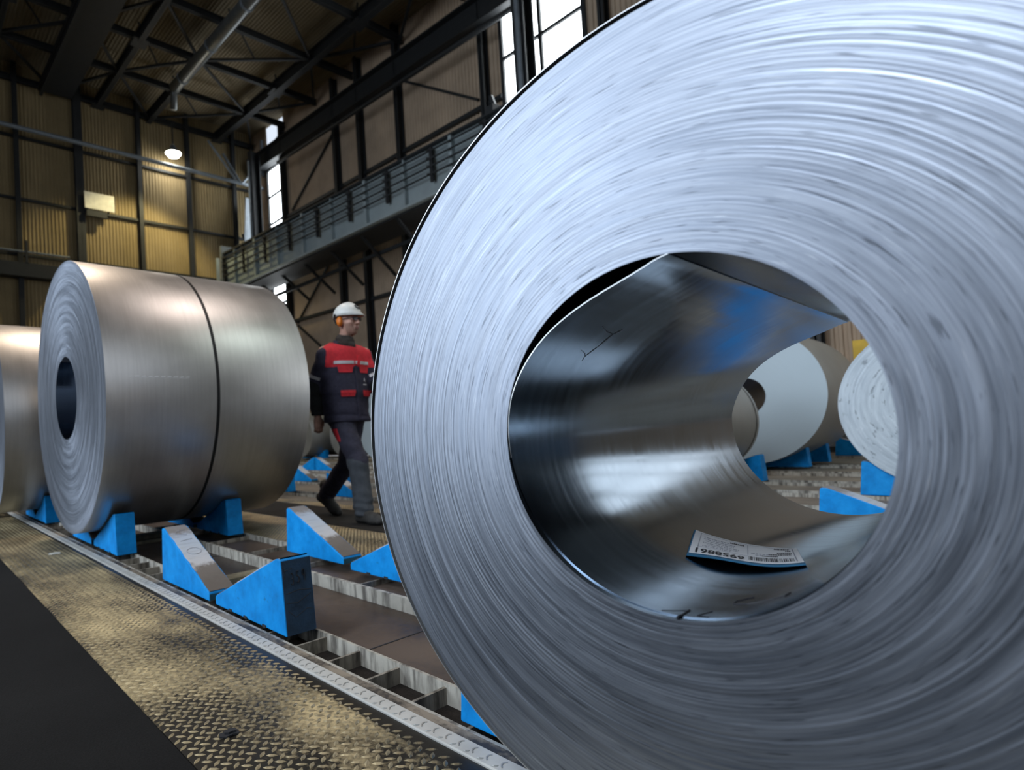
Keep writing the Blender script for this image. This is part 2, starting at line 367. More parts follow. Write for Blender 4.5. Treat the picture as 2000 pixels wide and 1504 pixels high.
for y in (-.5, 3.15, 6.72, 10.27, 13.84, 15.9, 17.39, 21.31):
    MB().ibeam((XW-.2, y, 0), (XW-.2, y, 14.2), .16, .26, .03, (1, 0, 0)).obj('wall_column', MT['frame'], wr)
for z, s in ((2.6, .0), (5.70, .037), (10.22, .04)):
    for a, b in ((-7, 6.7), (9.75, 21.3)):
        MB().bar((XW-.12, a, z+s*(a-20.7)), (XW-.12, b, z+s*(b-20.7)), .1, .12).obj('wall_girt', MT['frame'], wr)
for p, q in (((20.9, 10.4), (17.5, 12.4)), ((20.9, 5.6), (17.5, 8.1)), ((20.9, 5.5), (17.6, 3.2)), ((10.6, 10.1), (13.6, 12.2))):
    MB().bar((XW-.1, p[0], p[1]), (XW-.1, q[0], q[1]), .07, .07).obj('wall_brace', MT['frame'], wr)
MB().ibeam((XW-.3, -14, 10.55), (XW-.3, 24, 13.35), .45, .75, .04).obj('eaves_beam', MT['frame'], wr)
MB().tube([(XW-.75, -14, 9.75), (XW-.75, 20.8, 12.25)], .07).obj('eaves_pipe', MT['frame'], wr)
def window(num, y0, y1, z0, z1, rows, cols, mat='glow'):
    wd = struct(empty('window_%d' % num, (XW, (y0+y1)/2, 0))); cy = (y0+y1)/2
    fr = MB(); fr.box(-.1, .06, y0-cy-.06, y0-cy+.05, z0, z1); fr.box(-.1, .06, y1-cy-.05, y1-cy+.06, z0, z1)
    fr.box(-.1, .06, y0-cy, y1-cy, z0-.06, z0+.05); fr.box(-.1, .06, y0-cy, y1-cy, z1-.05, z1+.06)
    fr.obj('window_frame', MT['frame'], wd)
    dz, dy = (z1-z0)/rows, (y1-y0)/cols
    for r in range(1, rows): MB().box(-.08, .03, y0-cy, y1-cy, z0+r*dz-.045, z0+r*dz+.045).obj('mullion', MT['frame'], wd)
    for c in range(1, cols): MB().box(-.09, .04, y0-cy+c*dy-.05, y0-cy+c*dy+.05, z0, z1).obj('mullion', MT['frame'], wd)
    for r in range(rows):
        for c in range(cols):
            MB().box(-.01, .0, y0-cy+c*dy+.05, y0-cy+(c+1)*dy-.05, z0+r*dz+.045, z0+(r+1)*dz-.045).obj('pane', MT[mat], wd)
window(1, 21.4, 22.9, 4.3, 12.85, 7, 1)
window(2, 7.28, 9.72, 4.3, 13.4, 7, 2)
window(3, -8.0, -2.3, 2.2, 11.4, 7, 4, 'glow_dim')
wl = struct(empty('wall_left', (0, 0, 0)))
for a in np.arange(-14, 24.2, 3.8):
    for z0, z1 in ((0, 3), (10.4, 15.6)): panel('y', a, min(a+3.8, 24.2), z0, z1, -9.1, 1, MT['clad_dk'], wl)
    if not -4 < a < 13: panel('y', a, min(a+3.8, 24.2), 3, 10.4, -9.1, 1, MT['clad_dk'], wl)
    MB().ibeam((-8.9, a, 0), (-8.9, a, 14), .18, .26, .03, (1, 0, 0)).obj('wall_column', MT['frame'], wl)
wf = struct(empty('wall_front', (0, 0, 0)))
for a in np.arange(-9.2, 13, 3.72):
    panel('x', a, a+3.72, 0, 4, -14, 1, MT['clad_dk'], wf); panel('x', a, a+3.72, 10.5, 15.6, -14, 1, MT['clad_dk'], wf)
    if not -4 < a < 5: panel('x', a, a+3.72, 4, 10.5, -14, 1, MT['clad_dk'], wf)

# ------------------------------------------------------------------ setting: roof
zr = lambda y: 14.3+.084*(y-22.6)
ceil = struct(empty('ceiling', (0, 0, 0)))
ty = [-14, -11.2, -8.4, -5.6, -2.8, 0, 2.8, 5.5, 8.2, 10.9, 13.6, 16.3, 18.7, 21.15, 24.4]
tx = [-9.2, -5.6, -2.4, .9, 2.55, 4.65, 6.2, 8.2, 11.2, 13.2]
for a, b in zip(ty[:-1], ty[1:]):
    for c, d in zip(tx[:-1], tx[1:]):
        mb = MB(); n = max(2, round((d-c)/.12)); p = (d-c)/n; pts = []
        for i in range(n): pts += [(c+i*p, 0), (c+(i+.4)*p, 0), (c+(i+.5)*p, .02), (c+(i+.9)*p, .02)]
        pts.append((d, 0)); k = len(pts)
        mb.add([(x, a-.02, zr(a-.02)+.62+o) for x, o in pts]+[(x, b+.02, zr(b+.02)+.615+o) for x, o in pts], [(i, i+1, k+i+1, k+i) for i in range(k-1)])
        mb.obj('roof_panel', MT['roof'], ceil, fix=False)
for x, wv, hv in ((-5.6, .2, .4), (-2.4, .2, .4), (.9, .2, .4), (2.55, .16, .3), (6.2, .17, .4), (8.2, .2, .42), (11.2, .24, .42)):
    MB().ibeam((x, -14, zr(-14)), (x, 24.1, zr(24.1)), wv, hv, .03).obj('rafter', MT['frame'], ceil)
MB().box(4.15, 4.25, -14, 24, 0, .5).obj('box_girder_side', MT['frame'], ceil).rotation_euler = (math.atan(.084), 0, 0)
bpy.data.objects['box_girder_side'].location = (0, 0, zr(0)-.4)
g = MB().box(4.1, 5.25, -14, 24, .02, .1).obj('box_girder_plate', MT['frame'], ceil); g.rotation_euler = (math.atan(.084), 0, 0); g.location = (0, 0, zr(0)-.25)
for i, y in enumerate(ty[1:]):
    y = min(y, 24.0)
    MB().ibeam((-9, y, zr(y)), (13, y, zr(y)), .13, .22, .025).obj('truss_chord', MT['frame'], ceil)
for j in range(8, len(ty)-1):
    y0, y1 = ty[j], min(ty[j+1], 24.0)
    for i in range(3, len(tx)-1):
        x0, x1 = tx[i], min(tx[i+1], 12.9)
        a, b = ((x0, y0), (x1, y1)) if (i+j) % 2 else ((x1, y0), (x0, y1))
        MB().bar((a[0], a[1], zr(a[1])-.02), (b[0], b[1], zr(b[1])-.02), .08, .08).obj('roof_brace', MT['frame'], ceil)
        m = ((x0+x1)/2, (y0+y1)/2)
        if (i+j) % 2 == 0: MB().bar((m[0], m[1], zr(m[1])), (x1 if a[0] == x0 else x0, y0, zr(y0)+.5), .05, .05).obj('roof_brace', MT['frame'], ceil)
        if (i*j) % 2: MB().box(x1-.24, x1+.24, y1-.24, y1+.24, zr(y1)-.2, zr(y1)-.17).obj('gusset_plate', MT['frame'], ceil)
MB().tube([(-9, 23.25, 12.33), (13, 23.25, 12.2)], .085).obj('gable_pipe', MT['frame_lt'], ceil)
for a, b, r in (((11.84,12.17),(11.06,13.3),.06), ((11.9,12.17),(12.78,13.16),.06), ((12.99,13.64),(13.0,12.73),.08), ((12.99,13.64),(13.0,14.4),.08), ((10.4,13.7),(11.6,12.3),.05), ((12.36,12.43),(12.9,12.9),.05)):
    MB().tube([(a[0], 23.2, a[1]), (min(b[0], 13), 23.2, b[1])], r, 6).obj('gable_brace', MT['frame_lt'], ceil)
MB().tube([(12.98, 23.2, 13.6), (13.0, 21.3, 14.0)], .07, 6).obj('gable_brace', MT['frame_lt'], ceil)

# ------------------------------------------------------------------ things of the hall
# ventilation duct under the roof
t = tag(empty('ventilation_duct', (7.88, 16, zr(16)-.45)), 'round grey ventilation duct hanging under the dark roof trusses', 'duct')
mb = MB(); mb.tube([(0, y, .084*y) for y in (-8, -4, 0, 4.2)], .20, 14); mb.obj('pipe', MT['duct'], t, smooth=True)
for y in (-4, -1.5, 1, 3.4): MB().tube([(0, y-.04, .084*y-.003), (0, y+.04, .084*y+.003)], .22, 14).obj('collar', MT['frame_lt'], t)
MB().tube([(0, 4.2, .353), (0.05, 4.45, .2), (.08, 4.6, -.25)], .12, 10).obj('elbow', MT['duct'], t, smooth=True)
# hanging hall lamp
t = tag(empty('hall_lamp', (8.9, 23.3, 12.78)), 'glowing round hall lamp below the roof at the back wall', 'lamp')
MB().lathe([(.34, .05), (.33, .1), (.2, .14), (.06, .30), (0, .31)], 28, 'z').obj('reflector', MT['frame_lt'], t, smooth=True)
MB().lathe([(-.16, .001), (-.15, .12), (-.10, .22), (.04, .30)], 28, 'z').obj('lens', MT['lampglow'], t, smooth=True)
MB().bar((0, 0, .33), (0, 0, 1.4), .04, .04).obj('hanger', MT['frame'], t)
l = bpy.data.lights.new('hall_lamp_light', 'SPOT'); l.energy = 1150; l.color = (1, .86, .46); l.shadow_soft_size = .25; l.spot_size = math.radians(108); l.spot_blend = .4
lo = bpy.data.objects.new('hall_lamp_light', l); COL.objects.link(lo); lo.location = (8.3, 21.6, 12.5); lo.rotation_euler = (math.radians(4), math.radians(10), 0)
# pale board on the back wall
t = tag(empty('wall_board', (6.07, 23.75, 9.98)), 'blank pale board hung high on the tan back wall', 'board')
MB().box(-.55, .53, -.03, .0, .02, .66).obj('board_face', MT['pale'], t)
MB().box(-.50, .25, -.06, .05, -.28, -.04).obj('bracket_box', MT['frame'], t)
for x in (-.4, .4): MB().box(x-.03, x+.03, 0, .38, .1, .16).obj('bracket', MT['frame'], t)
# crane runway beam with conductor bars
S = .054
t = tag(empty('crane_runway_beam', (10.6, 11.3, 8.02)), 'long grey crane runway girder with conductor bars along the window wall', 'girder')
def sl(mb, x0, x1, y0, y1, za, zb):   # sloped box, local coords (y relative to 11.3)
    return mb.add([(x, y, S*y+z*(1+.02*y)) for z in (za, zb) for x, y in ((x0,y0),(x1,y0),(x1,y1),(x0,y1))],
        [(0,3,2,1),(4,5,6,7),(0,1,5,4),(1,2,6,5),(2,3,7,6),(3,0,4,7)])
sl(MB(), 0, .02, -24, 11.2, -1.30, -.02).obj('web_plate', MT['girder'], t)
sl(MB(), -.14, .3, -24, 11.2, -.05, 0).obj('top_flange', MT['frame'], t)
sl(MB(), -.16, .3, -24, 11.2, -1.36, -1.30).obj('bottom_flange', MT['girder'], t)
for k in range(15):
    y = -12+k*1.7
    wdt = .04 if k % 2 else .10
    sl(MB(), -.13, 0, y-wdt/2, y+wdt/2, -1.30, -.05).obj('stiffener', MT['girder'], t)
for z in (-.22, -.42, -.62, -.82): sl(MB(), -.20, -.165, -24, 11.1, z-.02, z+.02).obj('conductor_bar', MT['frame'], t)
for k in range(14):
    y = -11.6+k*1.74; mb = MB(); sl(mb, -.16, -.10, y-.05, y+.05, -1.0, -.12)
    for z in (-.22, -.42, -.62, -.82): mb.tube([(-.2, y-.1, S*y+z-.07), (-.26, y-.02, S*y+z), (-.2, y+.1, S*y+z+.05)], .018, 5)
    mb.obj('bar_hanger', MT['rubber'], t)
sl(MB(), .02, 1.2, -24, 11.2, -1.40, -1.36).obj('walkway_deck', MT['frame'], t)
for k in range(12):
    y = -8+k*1.7; MB().bar((.1, y, S*y-1.4), (1.9, y+.5, S*y-2.3), .08, .08).obj('deck_brace', MT['frame'], t)
sl(MB(), 1.05, 1.13, -24, 11.2, -1.75, -1.65).obj('deck_rail', MT['frame'], t)
MB().box(-.2, .3, 11.12, 11.25, .6-1.6, .6+.3).obj('end_stop', MT['frame_lt'], t)
def column(y, x, top, label):
    c = tag(empty('crane_column', (x, y, 0)), label, 'column', 'steel columns along the window wall')
    MB().ibeam((0, 0, 0), (0, 0, top), .34, .42, .04, (1, 0, 0)).obj('shaft', MT['frame'], c)
    MB().box(-.3, .3, -.3, .3, 0, .05).obj('base_plate', MT['frame'], c)
    MB().tube([(-.28, -.05, 0), (-.28, -.05, top-.5)], .07, 8).obj('downpipe', MT['frame_lt'], c)
    MB().bar((-.1, .3, top-5.5), (-.2, .95, top-3.4), .09, .09).obj('knee_brace', MT['frame'], c)
    MB().prism([(-.2, 8.3), (-1.5, 8.1), (-1.5, 7.8), (-.2, 7.0)], -.1, .1, 'y').obj('corbel', MT['frame'], c)
column(8.35, 12.1, 12.6, 'dark steel column with pale pipe before the near tall window')
c = column(22.55, 12.2, 13.4, 'dark steel column in the far corner beside the far tall window')
MB().bar((12.0, 23.3, 7.5), (12.35, 23.3, 11.6), .5, .05, (0, 1, 0)).obj('corner_sheet', MT['frame_lt'], wb)
# yellow post near the right wall seen through the bore
t = tag(empty('yellow_post', (12.3, 2.42, -.02)), 'yellow post by the brown wall seen through the bore', 'post')
MB().box(-.06, .06, -.11, .11, 0, 1.86).obj('post', MT['yellow'], t)
MB().box(-.1, .1, -.15, .15, 0, .04).obj('foot_plate', MT['yellow'], t)
t = tag(empty('wall_cabinet', (12.75, 2.85, -.02)), 'small dark cabinet standing at the brown wall beside the yellow post', 'cabinet')
MB().box(-.15, .15, -.22, .22, .0, 1.45).obj('body', MT['frame'], t); MB().box(-.165, -.15, -.2, .2, .1, 1.4).obj('door', MT['frame_lt'], t)

# ------------------------------------------------------------------ rails
def rail(x0, x1, y0, y1, ztop, zbed, label, div_from=None, div_to=None, step=.205, th=.011, name='coil_rail', mats=('rail', 'rail_in'), bed='sludge', lift=.006):
    t = tag(empty(name, ((x0+x1)/2, (y0+y1)/2, zbed)), label, 'rail', 'steel channel rails in the floor'); h = (x1-x0)/2; L = (y1-y0)/2; H = ztop-zbed
    MB().box(-h, -h+th, -L, L, 0, H).obj('side_plate', MT[mats[0]], t)
    MB().box(h-th, h, -L, L, 0, H).obj('side_plate', MT[mats[0]], t)
    MB().box(-h+th, h-th, -L, L, 0, lift).obj('channel_bed', MT[bed], t)
    if div_from is not None:
        y = div_from
        while y < div_to:
            yy = y-(y0+y1)/2
            MB().box(-h+th, h-th, yy-.005, yy+.005, .006, H-.012).obj('divider', MT[mats[1]], t); y += step
    return t
rail(1.036, 1.203, -3, 15, .003, -.064, 'floor channel rail with cross dividers along the silver kerb', .205, 9, .2035)
rail(1.690, 2.085, -3, 15, .003, -.065, 'floor channel rail between pit plate and second checker strip', 1.1, 9, .62, .02, bed='pit', lift=.03)
for x0, x1, lb in ((3.98, 4.20, 'channel rail just beyond the walkway the man crosses'), (5.10, 5.34, 'channel rail under the empty wedges behind the man'),
        (6.07, 6.30, 'channel rail under the pale coil with circular rings'), (6.98, 7.22, 'channel rail under the back-to-back wedges behind the man'),
        (8.06, 8.32, 'pale rail crossing below the plain white coil'), (9.18, 9.42, 'rail under the far blocks below the plain white coil'), (11.1, 11.36, 'distant channel rail close to the brown window wall')):
    rail(x0, x1, -3, 20, .012, -.09, lb, None)
# tie beams across the pit
t = tag(empty('tie_beam', (1.445, 2.93, -.06)), 'olive steel tie beam crossing the pit between the two near rails', 'beam')
MB().box(-.243, .243, -.19, .13, 0, .022).obj('lower_flange', MT['tie'], t)
MB().box(-.243, .243, .02, .13, .022, .058).obj('upper_flange', MT['tie'], t)
MB().box(-.243, .243, -.19, -.17, .0, .03).obj('edge_bar', MT['tie'], t)
t = tag(empty('tie_beam', (1.445, 5.05, -.06)), 'dim tie beam in the shade under the strapped coil', 'beam')
MB().box(-.243, .243, -.12, .12, 0, .022).obj('lower_flange', MT['tie'], t); MB().box(-.243, .243, -.02, .1, .022, .058).obj('upper_flange', MT['tie'], t)

# ------------------------------------------------------------------ wedge blocks
WL = .625
def make_block(label, loc, flip, wide=.13):
    t = tag(empty('wedge_block', loc, PI if flip else 0), label, 'block', 'blue wedge blocks on the rails'); h = wide/2
    b = MB().prism([(0, 0), (.022, .272), (.03, .276), (.055, .276), (WL-.005, .040), (WL, .032), (WL, 0)], -h, h, 'x').obj('wedge_body', MT['blue'], t)
    bevel(b, .004)
    s = MB(); n = 12
    for i in range(n+1):
        u = i/n; y = .034+(WL-.004-.034)*u; z = .2775-(.2775-.040)*max(0, (y-.055)/(WL-.06)); e = h-.004-random.uniform(0, .006)
        s.v += [(-e, y, z+.0035), (e, y, z+.0035), (-e, y, z-.004), (e, y, z-.004)]
    for i in range(n):
        a = i*4; s.add([], []); s.f += [(a, a+1, a+5, a+4), (a, a+4, a+6, a+2), (a+1, a+3, a+7, a+5)]; s.m += [0]*3
    s.obj('worn_slope', MT['worn'], t)
    MB().box(-h+.002, h-.002, WL, WL+.003, .002, .03).obj('end_lip', MT['teal'], t)
    if loc[0] < 3:
        for y in (.17, .33, .47): MB().box(-h-.003, -h+.004, y-.014, y+.014, -.001, .010).obj('weld_notch', MT['gap_dark'], t)
    return t
Q = .01
blocks = [
 ('blue wedge block with a drawn oval on its worn slope', (1.122, 3.205, Q), True),
 ('blue wedge block with scratched digits on its dark upright face', (1.122, 1.885, Q), False),
 ('blue wedge block beneath the near bottom edge of the strapped coil', (1.140, 4.150, Q), False),
 ('blue wedge in the shade on the hidden side of the strapped coil, near rail', (1.140, 5.480, Q), True),
 ('blue wedge block showing between the strapped coil and the cut-off coil', (1.140, 6.72, Q), False),
 ('blue wedge carrying the hidden side of the cut-off coil', (1.140, 8.0, Q), True),
 ('blue wedge block at the bottom edge, partly hidden by the biggest coil', (1.115, 1.030, Q), True),
 ('blue wedge carrying the hidden front side of the biggest coil, near rail', (1.115, -.245, Q), False),
 ('blue wedge hidden behind the face of the biggest coil, far rail', (1.88, 1.075, Q), True),
 ('blue wedge carrying the hidden front side of the biggest coil, far rail', (1.88, -.205, Q), False),
 ('blue wedge block on the second rail in front of the walking man', (1.955, 3.315, Q), True),
 ('blue wedge tip peeking out from the biggest coil on the second rail', (1.905, 1.93, Q), False),
 ('blue wedge block under the far end of the strapped coil', (1.975, 4.235, Q), False),
 ('blue wedge under the far end of the strapped coil, hidden side', (1.975, 5.56, Q), True),
 ('blue wedge under the far end of the cut-off coil, near side', (1.975, 6.80, Q), False),
 ('blue wedge under the far end of the cut-off coil, hidden side', (1.975, 8.08, Q), True),
 ('blue wedge block directly behind the legs of the man', (4.09, 6.02, .012), True),
 ('dark back of a blue wedge touching the rim of the strapped coil', (4.09, 6.95, .012), False),
 ('blue wedge with pale slope between strapped coil and the rear shin', (5.22, 8.75, .012), True),
 ('blue wedge rising toward the rear leg of the man', (5.22, 7.08, .012), False),
 ('wedge of the back-to-back pair nearer the strapped coil', (7.10, 10.93, .012), False),
 ('wedge of the back-to-back pair nearer the rear leg of the man', (7.10, 10.90, .012), True),
 ('far blue wedge holding the small distant coil, strapped coil side', (11.23, 18.1, .012), True),
 ('far blue wedge holding the small distant coil, thigh side', (11.23, 16.6, .012), False),
 ('empty blue wedge seen low inside the bore of the biggest coil', (4.09, 1.05, .012), True),
 ('blue wedge under the pale coil with circular rings in the bore', (6.185, 1.29, .012), True),
 ('blue wedge under the hidden side of the pale ringed coil', (6.185, .03, .012), False),
 ('blue wedge under the small dark coil inside the bore', (7.10, 2.27, .012), False),
 ('blue wedge under the small dark coil, hidden side', (7.10, 3.54, .012), True),
 ('shaded blue wedge under the plain white coil in the bore', (9.0, 2.37, .012), False),
 ('shaded blue wedge under the hidden side of the plain white coil', (9.0, 3.64, .012), True),
 ('shaded upright blue wedge just behind the plain white coil', (9.9, 2.38, .012), False),
 ('tiny distant blue wedge between the white coil and the ringed coil', (11.23, 2.62, .012), True),
]
BL = [make_block(*b) for b in blocks]
# handwriting on the two near blocks
def stroke(mb, pts, w):
    for a, b in zip(pts[:-1], pts[1:]):
        a, b = Vector(a), Vector(b); mb.tube([a, b], w, 5)
def arc(cx, cy, rx, ry, a0, a1, n=10): return [(cx+rx*math.cos(a0+(a1-a0)*i/n), cy+ry*math.sin(a0+(a1-a0)*i/n)) for i in range(n+1)]
def glyphs():
    three = arc(0, .75, .26, .25, 2.4, -1.4)+arc(0, .26, .30, .27, 1.4, -2.4)
    five = [(.3, 1), (-.2, 1), (-.24, .58)]+arc(0, .30, .30, .30, 1.9, -2.3)
    nine = arc(0, .70, .25, .28, 0, 2*PI)+[(.24, .6), (.12, .0)]
    return three, five, nine
mb = MB(); g3, g5, g9 = glyphs()
yb = lambda z: .0805*z  # back face leans
for i, g in enumerate((g3, g5, g9)):
    stroke(mb, [(-.024+i*.025+p[0]*.019, yb(.18+p[1]*.042)-.0014, .18+p[1]*.042+i*.004) for p in g], .0017)
for pts in ([(-.056,.246),(-.05,.222),(-.056,.205)], [(-.056,.232),(-.04,.236)], [(-.03,.238),(-.02,.240)], [(-.052,.15),(0,.158),(.055,.150)], [(-.054,.118),(-.01,.112),(.05,.136)], [(-.05,.09),(-.02,.062),(.03,.085),(.05,.08)]):
    stroke(mb, [(x, yb(z)-.0008, z) for x, z in pts], .0012)
mb.obj('scratched_writing', MT['ink'], BL[1])
MB().prism([(-.0012, .002), (.0208, .27), (.0215, .27), (-.0005, .002)], -.062, .062, 'x').obj('back_shade_dirt', MT['navy_back'], BL[1])  # thin navy sheet: dirt plus the back face's shade put into its colour
mb = MB(); zs = lambda y: .2775-(.2375)*max(0, (y-.055)/(WL-.06))+.0045
ov = arc(.0, .30, .036, .028, 0, 2*PI, 18)
stroke(mb, [(x, y, zs(y)) for x, y in ov], .0014)
for pts in ([(-.03,.10),(.02,.11),(.03,.13),(-.02,.15),(-.03,.13)], [(-.035,.19),(.03,.20)], [(.0,.09),(.01,.12)]):
    stroke(mb, [(x, y, zs(y)) for x, y in pts], .0013)
mb.obj('drawn_marks', MT['greyink'], BL[0])

# ------------------------------------------------------------------ coils
def end_face(R0, R1, nr, seg, amp=.0006, wav=.0009, flip=False, x0=0.0, shift=(0, 0)):
    r = np.linspace(R0, R1, nr+1); a = np.linspace(0, 2*PI, seg, endpoint=False)
    off = rng.normal(0, amp*.5, (nr+1, 1))*np.ones((1, seg))
    for k in (1, 2, 3, 5, 7):
        off += rng.normal(0, wav/(k**.7)*.5, (nr+1, 1))*np.cos(k*a[None]+rng.uniform(0, 2*PI, (nr+1, 1)))
    drift = np.cumsum(rng.normal(0, amp*.12, (nr+1, 1)), 0); drift -= np.linspace(0, 1, nr+1)[:, None]*drift[-1]; off = off+drift
    off = np.clip(off, -.006, .004)
    X = x0+(-off if not flip else off); Y = r[:, None]*np.cos(a)[None]; Z = r[:, None]*np.sin(a)[None]
    V = np.stack([X, Y+(r[:, None]-R0)/(R1-R0)*shift[0], Z+(r[:, None]-R0)/(R1-R0)*shift[1]], -1).reshape(-1, 3)
    i, k = np.meshgrid(np.arange(nr), np.arange(seg), indexing='ij'); k2 = (k+1) % seg
    q = np.stack([i*seg+k, i*seg+k2, (i+1)*seg+k2, (i+1)*seg+k], -1).reshape(-1, 4)
    if not flip: q = q[:, ::-1]
    me = bpy.data.meshes.new('end_face'); me.vertices.add(len(V)); me.vertices.foreach_set('co', V.ravel())
    me.loops.add(q.size); me.loops.foreach_set('vertex_index', q.ravel().astype(np.int32))
    me.polygons.add(len(q)); me.polygons.foreach_set('loop_start', np.arange(0, q.size, 4).astype(np.int32))
    me.update(calc_edges=True); me.validate(); return me
def make_coil(label, loc, yaw, width, R, r0, zc, mats, nr=60, seg=128, name='steel_coil', big=False, strap=None, groups='steel coils on the rails'):
    t = tag(empty(name, (loc[0], loc[1], zc-R), yaw), label, 'coil', groups); ctr = (0, 0, R)
    face, outer, bore = mats
    Rb = R-.0068 if big else R
    me = end_face(r0, Rb, nr, seg, *((.00016, .00016) if big else (.0003, .0004)), shift=(-.0047, -.0017) if big else (0, 0)); me.materials.append(face)
    f = link('end_face', me, t, ctr)
    if big: f['label'] = 'bright end face with fine concentric strip edges'
    me = end_face(r0, Rb, 30, seg, flip=True); me.materials.append(face); link('far_end_face', me, t, (width, 0, R))
    mb = MB()
    if big:
        mb.lathe([(0, Rb), (.03, Rb), (.03, R+.003)], 160, mi=1)
        mb.obj('wrap_gap', [MT['gap_dark'], MT['gap_dark']], t, (0, -.0047, R-.0017))
        MB().lathe([(.03, R-.0013), (0, R-.0013), (0, R), (.0, R)], 192).obj('wrap_edge', MT['edge_bright'], t, ctr)
        MB().lathe([(.0005, R), (width, R), (width, Rb)], 192).obj('outer_wrap', outer, t, ctr, auto=40)
    else:
        MB().lathe([(0, R), (.004, R+.0008), (width-.004, R+.0008), (width, R)], seg*2).obj('outer_wrap', outer, t, ctr, auto=40)
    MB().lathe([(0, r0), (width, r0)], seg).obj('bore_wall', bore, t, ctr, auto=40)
    if strap is not None:
        a, b = strap
        mb = MB(); n = 128
        for k in range(n+1):
            ph = 2*PI*k/n; x = a+.012*math.sin(ph+.6)
            for dx, dr in ((-b/2, .001), (-b/2, .0035), (b/2, .0035), (b/2, .001)):
                mb.v.append((x+dx, (R+dr)*math.cos(ph), (R+dr)*math.sin(ph)))
        for k in range(n):
            for q in range(4):
                q2 = (q+1) % 4; mb.f.append((k*4+q, k*4+q2, (k+1)*4+q2, (k+1)*4+q)); mb.m.append(0)
        mb.obj('strap', MT['strap'], t, ctr)
        MB().box(a-.028, a+.028, -.035, .035, R-.001, R+.006).obj('strap_seal', MT['strap'], t, ctr)
    return t
MT['bore_grey'] = plain('bore_grey', (.34, .37, .44), .45, .35, .08, 2)
MT['pale_scratch'] = plain('pale_scratch', (.55, .58, .62), .5)
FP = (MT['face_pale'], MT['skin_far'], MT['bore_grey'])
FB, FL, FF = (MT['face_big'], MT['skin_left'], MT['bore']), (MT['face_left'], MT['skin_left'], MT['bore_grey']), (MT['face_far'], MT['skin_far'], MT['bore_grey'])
A_B, A_L = math.radians(2.257), math.radians(1.649)
BIGC = (.826, .394, .702); RB, R0 = .6159, .254
big = make_coil('biggest steel coil, bright end face toward the camera, paper tag in its bore', BIGC, A_B, 1.107, RB, R0, BIGC[2], FB, 215, 224, big=True)
# loose innermost wrap peeling off the bore
prof = [(187.5, .2535), (184, .249), (180, .2415), (175, .235), (169, .2305), (162, .2285), (154, .229), (146, .2315), (138, .2355), (130, .2395), (122, .2435), (114, .2472), (106, .2500), (98, .2518), (90, .2528), (80, .2533), (60, .2535), (20, .2536), (-40, .2537), (-100, .2538)]
ph = np.radians(np.linspace(187.5, -100, 120)); rr = np.interp(-np.degrees(ph), [-p for p, _ in prof], [r for _, r in prof])
mb = MB(); n = len(ph); W = 1.112
for a, r in zip(ph, rr):
    xn = -.004+.02*min(1, max(0, (108-math.degrees(a))/55)); xf = W-.004-.05*min(1, max(0, (108-math.degrees(a))/55))
    for x, q in ((xn, r), (xf, r), (xf, r-.0011), (xn, r-.0011)): mb.v.append((x, q*math.sin(a), -q*math.cos(a)))
for i in range(n-1):
    for q in range(4):
        q2 = (q+1) % 4; mb.f.append((i*4+q, i*4+q2, i*4+4+q2, i*4+4+q)); mb.m.append(1 if q == 3 and ph[i] > 1.5 else 0)
mb.f += [(0, 1, 2, 3)]; mb.m += [0]
iw = mb.obj('loose_inner_wrap', [MT['bore'], MT['edge_bright']], big, (0, 0, RB), auto=35)
iw['label'] = 'loose innermost wrap, its free end touching the top of the bore'
BX = lambda a, ph, r: (a-.8404, r*math.sin(math.radians(ph)), RB-r*math.cos(math.radians(ph)))
def bore_stroke(mb, pts, w):
    pp = []
    for (a0, p0), (a1, p1) in zip(pts[:-1], pts[1:]):
        for k in range(5): pp.append((a0+(a1-a0)*k/5, p0+(p1-p0)*k/5))
    pp.append(pts[-1]); mb.tube([BX(a, p, .2523) for a, p in pp], w, 5)
mb = MB(); bore_stroke(mb, [(.862, 4.5), (.888, -2.0)], .0006); bore_stroke(mb, [(.888, -2.0), (.866, -2.2), (.847, -1.8)], .0016)
mb.obj('marker_stroke', MT['ink'], big)
mb = MB(); bore_stroke(mb, [(.894, -8.4), (.866, -6.2), (.862, -10.)], .0008); mb.obj('marker_stroke', MT['ink'], big); mb = MB()
bore_stroke(mb, [(.962, -26.8), (.942, -26.4), (.945, -22.9), (.938, -19.4), (.935, -15.7), (.94, -11.2), (.957, -11.0), (.972, -13.1), (.979, -14.6)], .0011)
mb.obj('marker_stroke', MT['ink'], big)
mb = MB()
rad = lambda p: float(np.interp(-p, [-q for q, _ in prof], [r for _, r in prof]))-.0012
for pts in ([(1.035, 145.4), (1.023, 141.4), (1.019, 134.3), (1.002, 128.0), (1.003, 125.6)], [(.961, 145.4), (.996, 142.7), (1.023, 142.0)], [(.975, 131), (.995, 129.5), (1.002, 128)]):
    mb.tube([BX(a, p, rad(p)) for a, p in pts], .0007, 4)
stuff(mb.obj('scratches', MT['pale_scratch'], big))
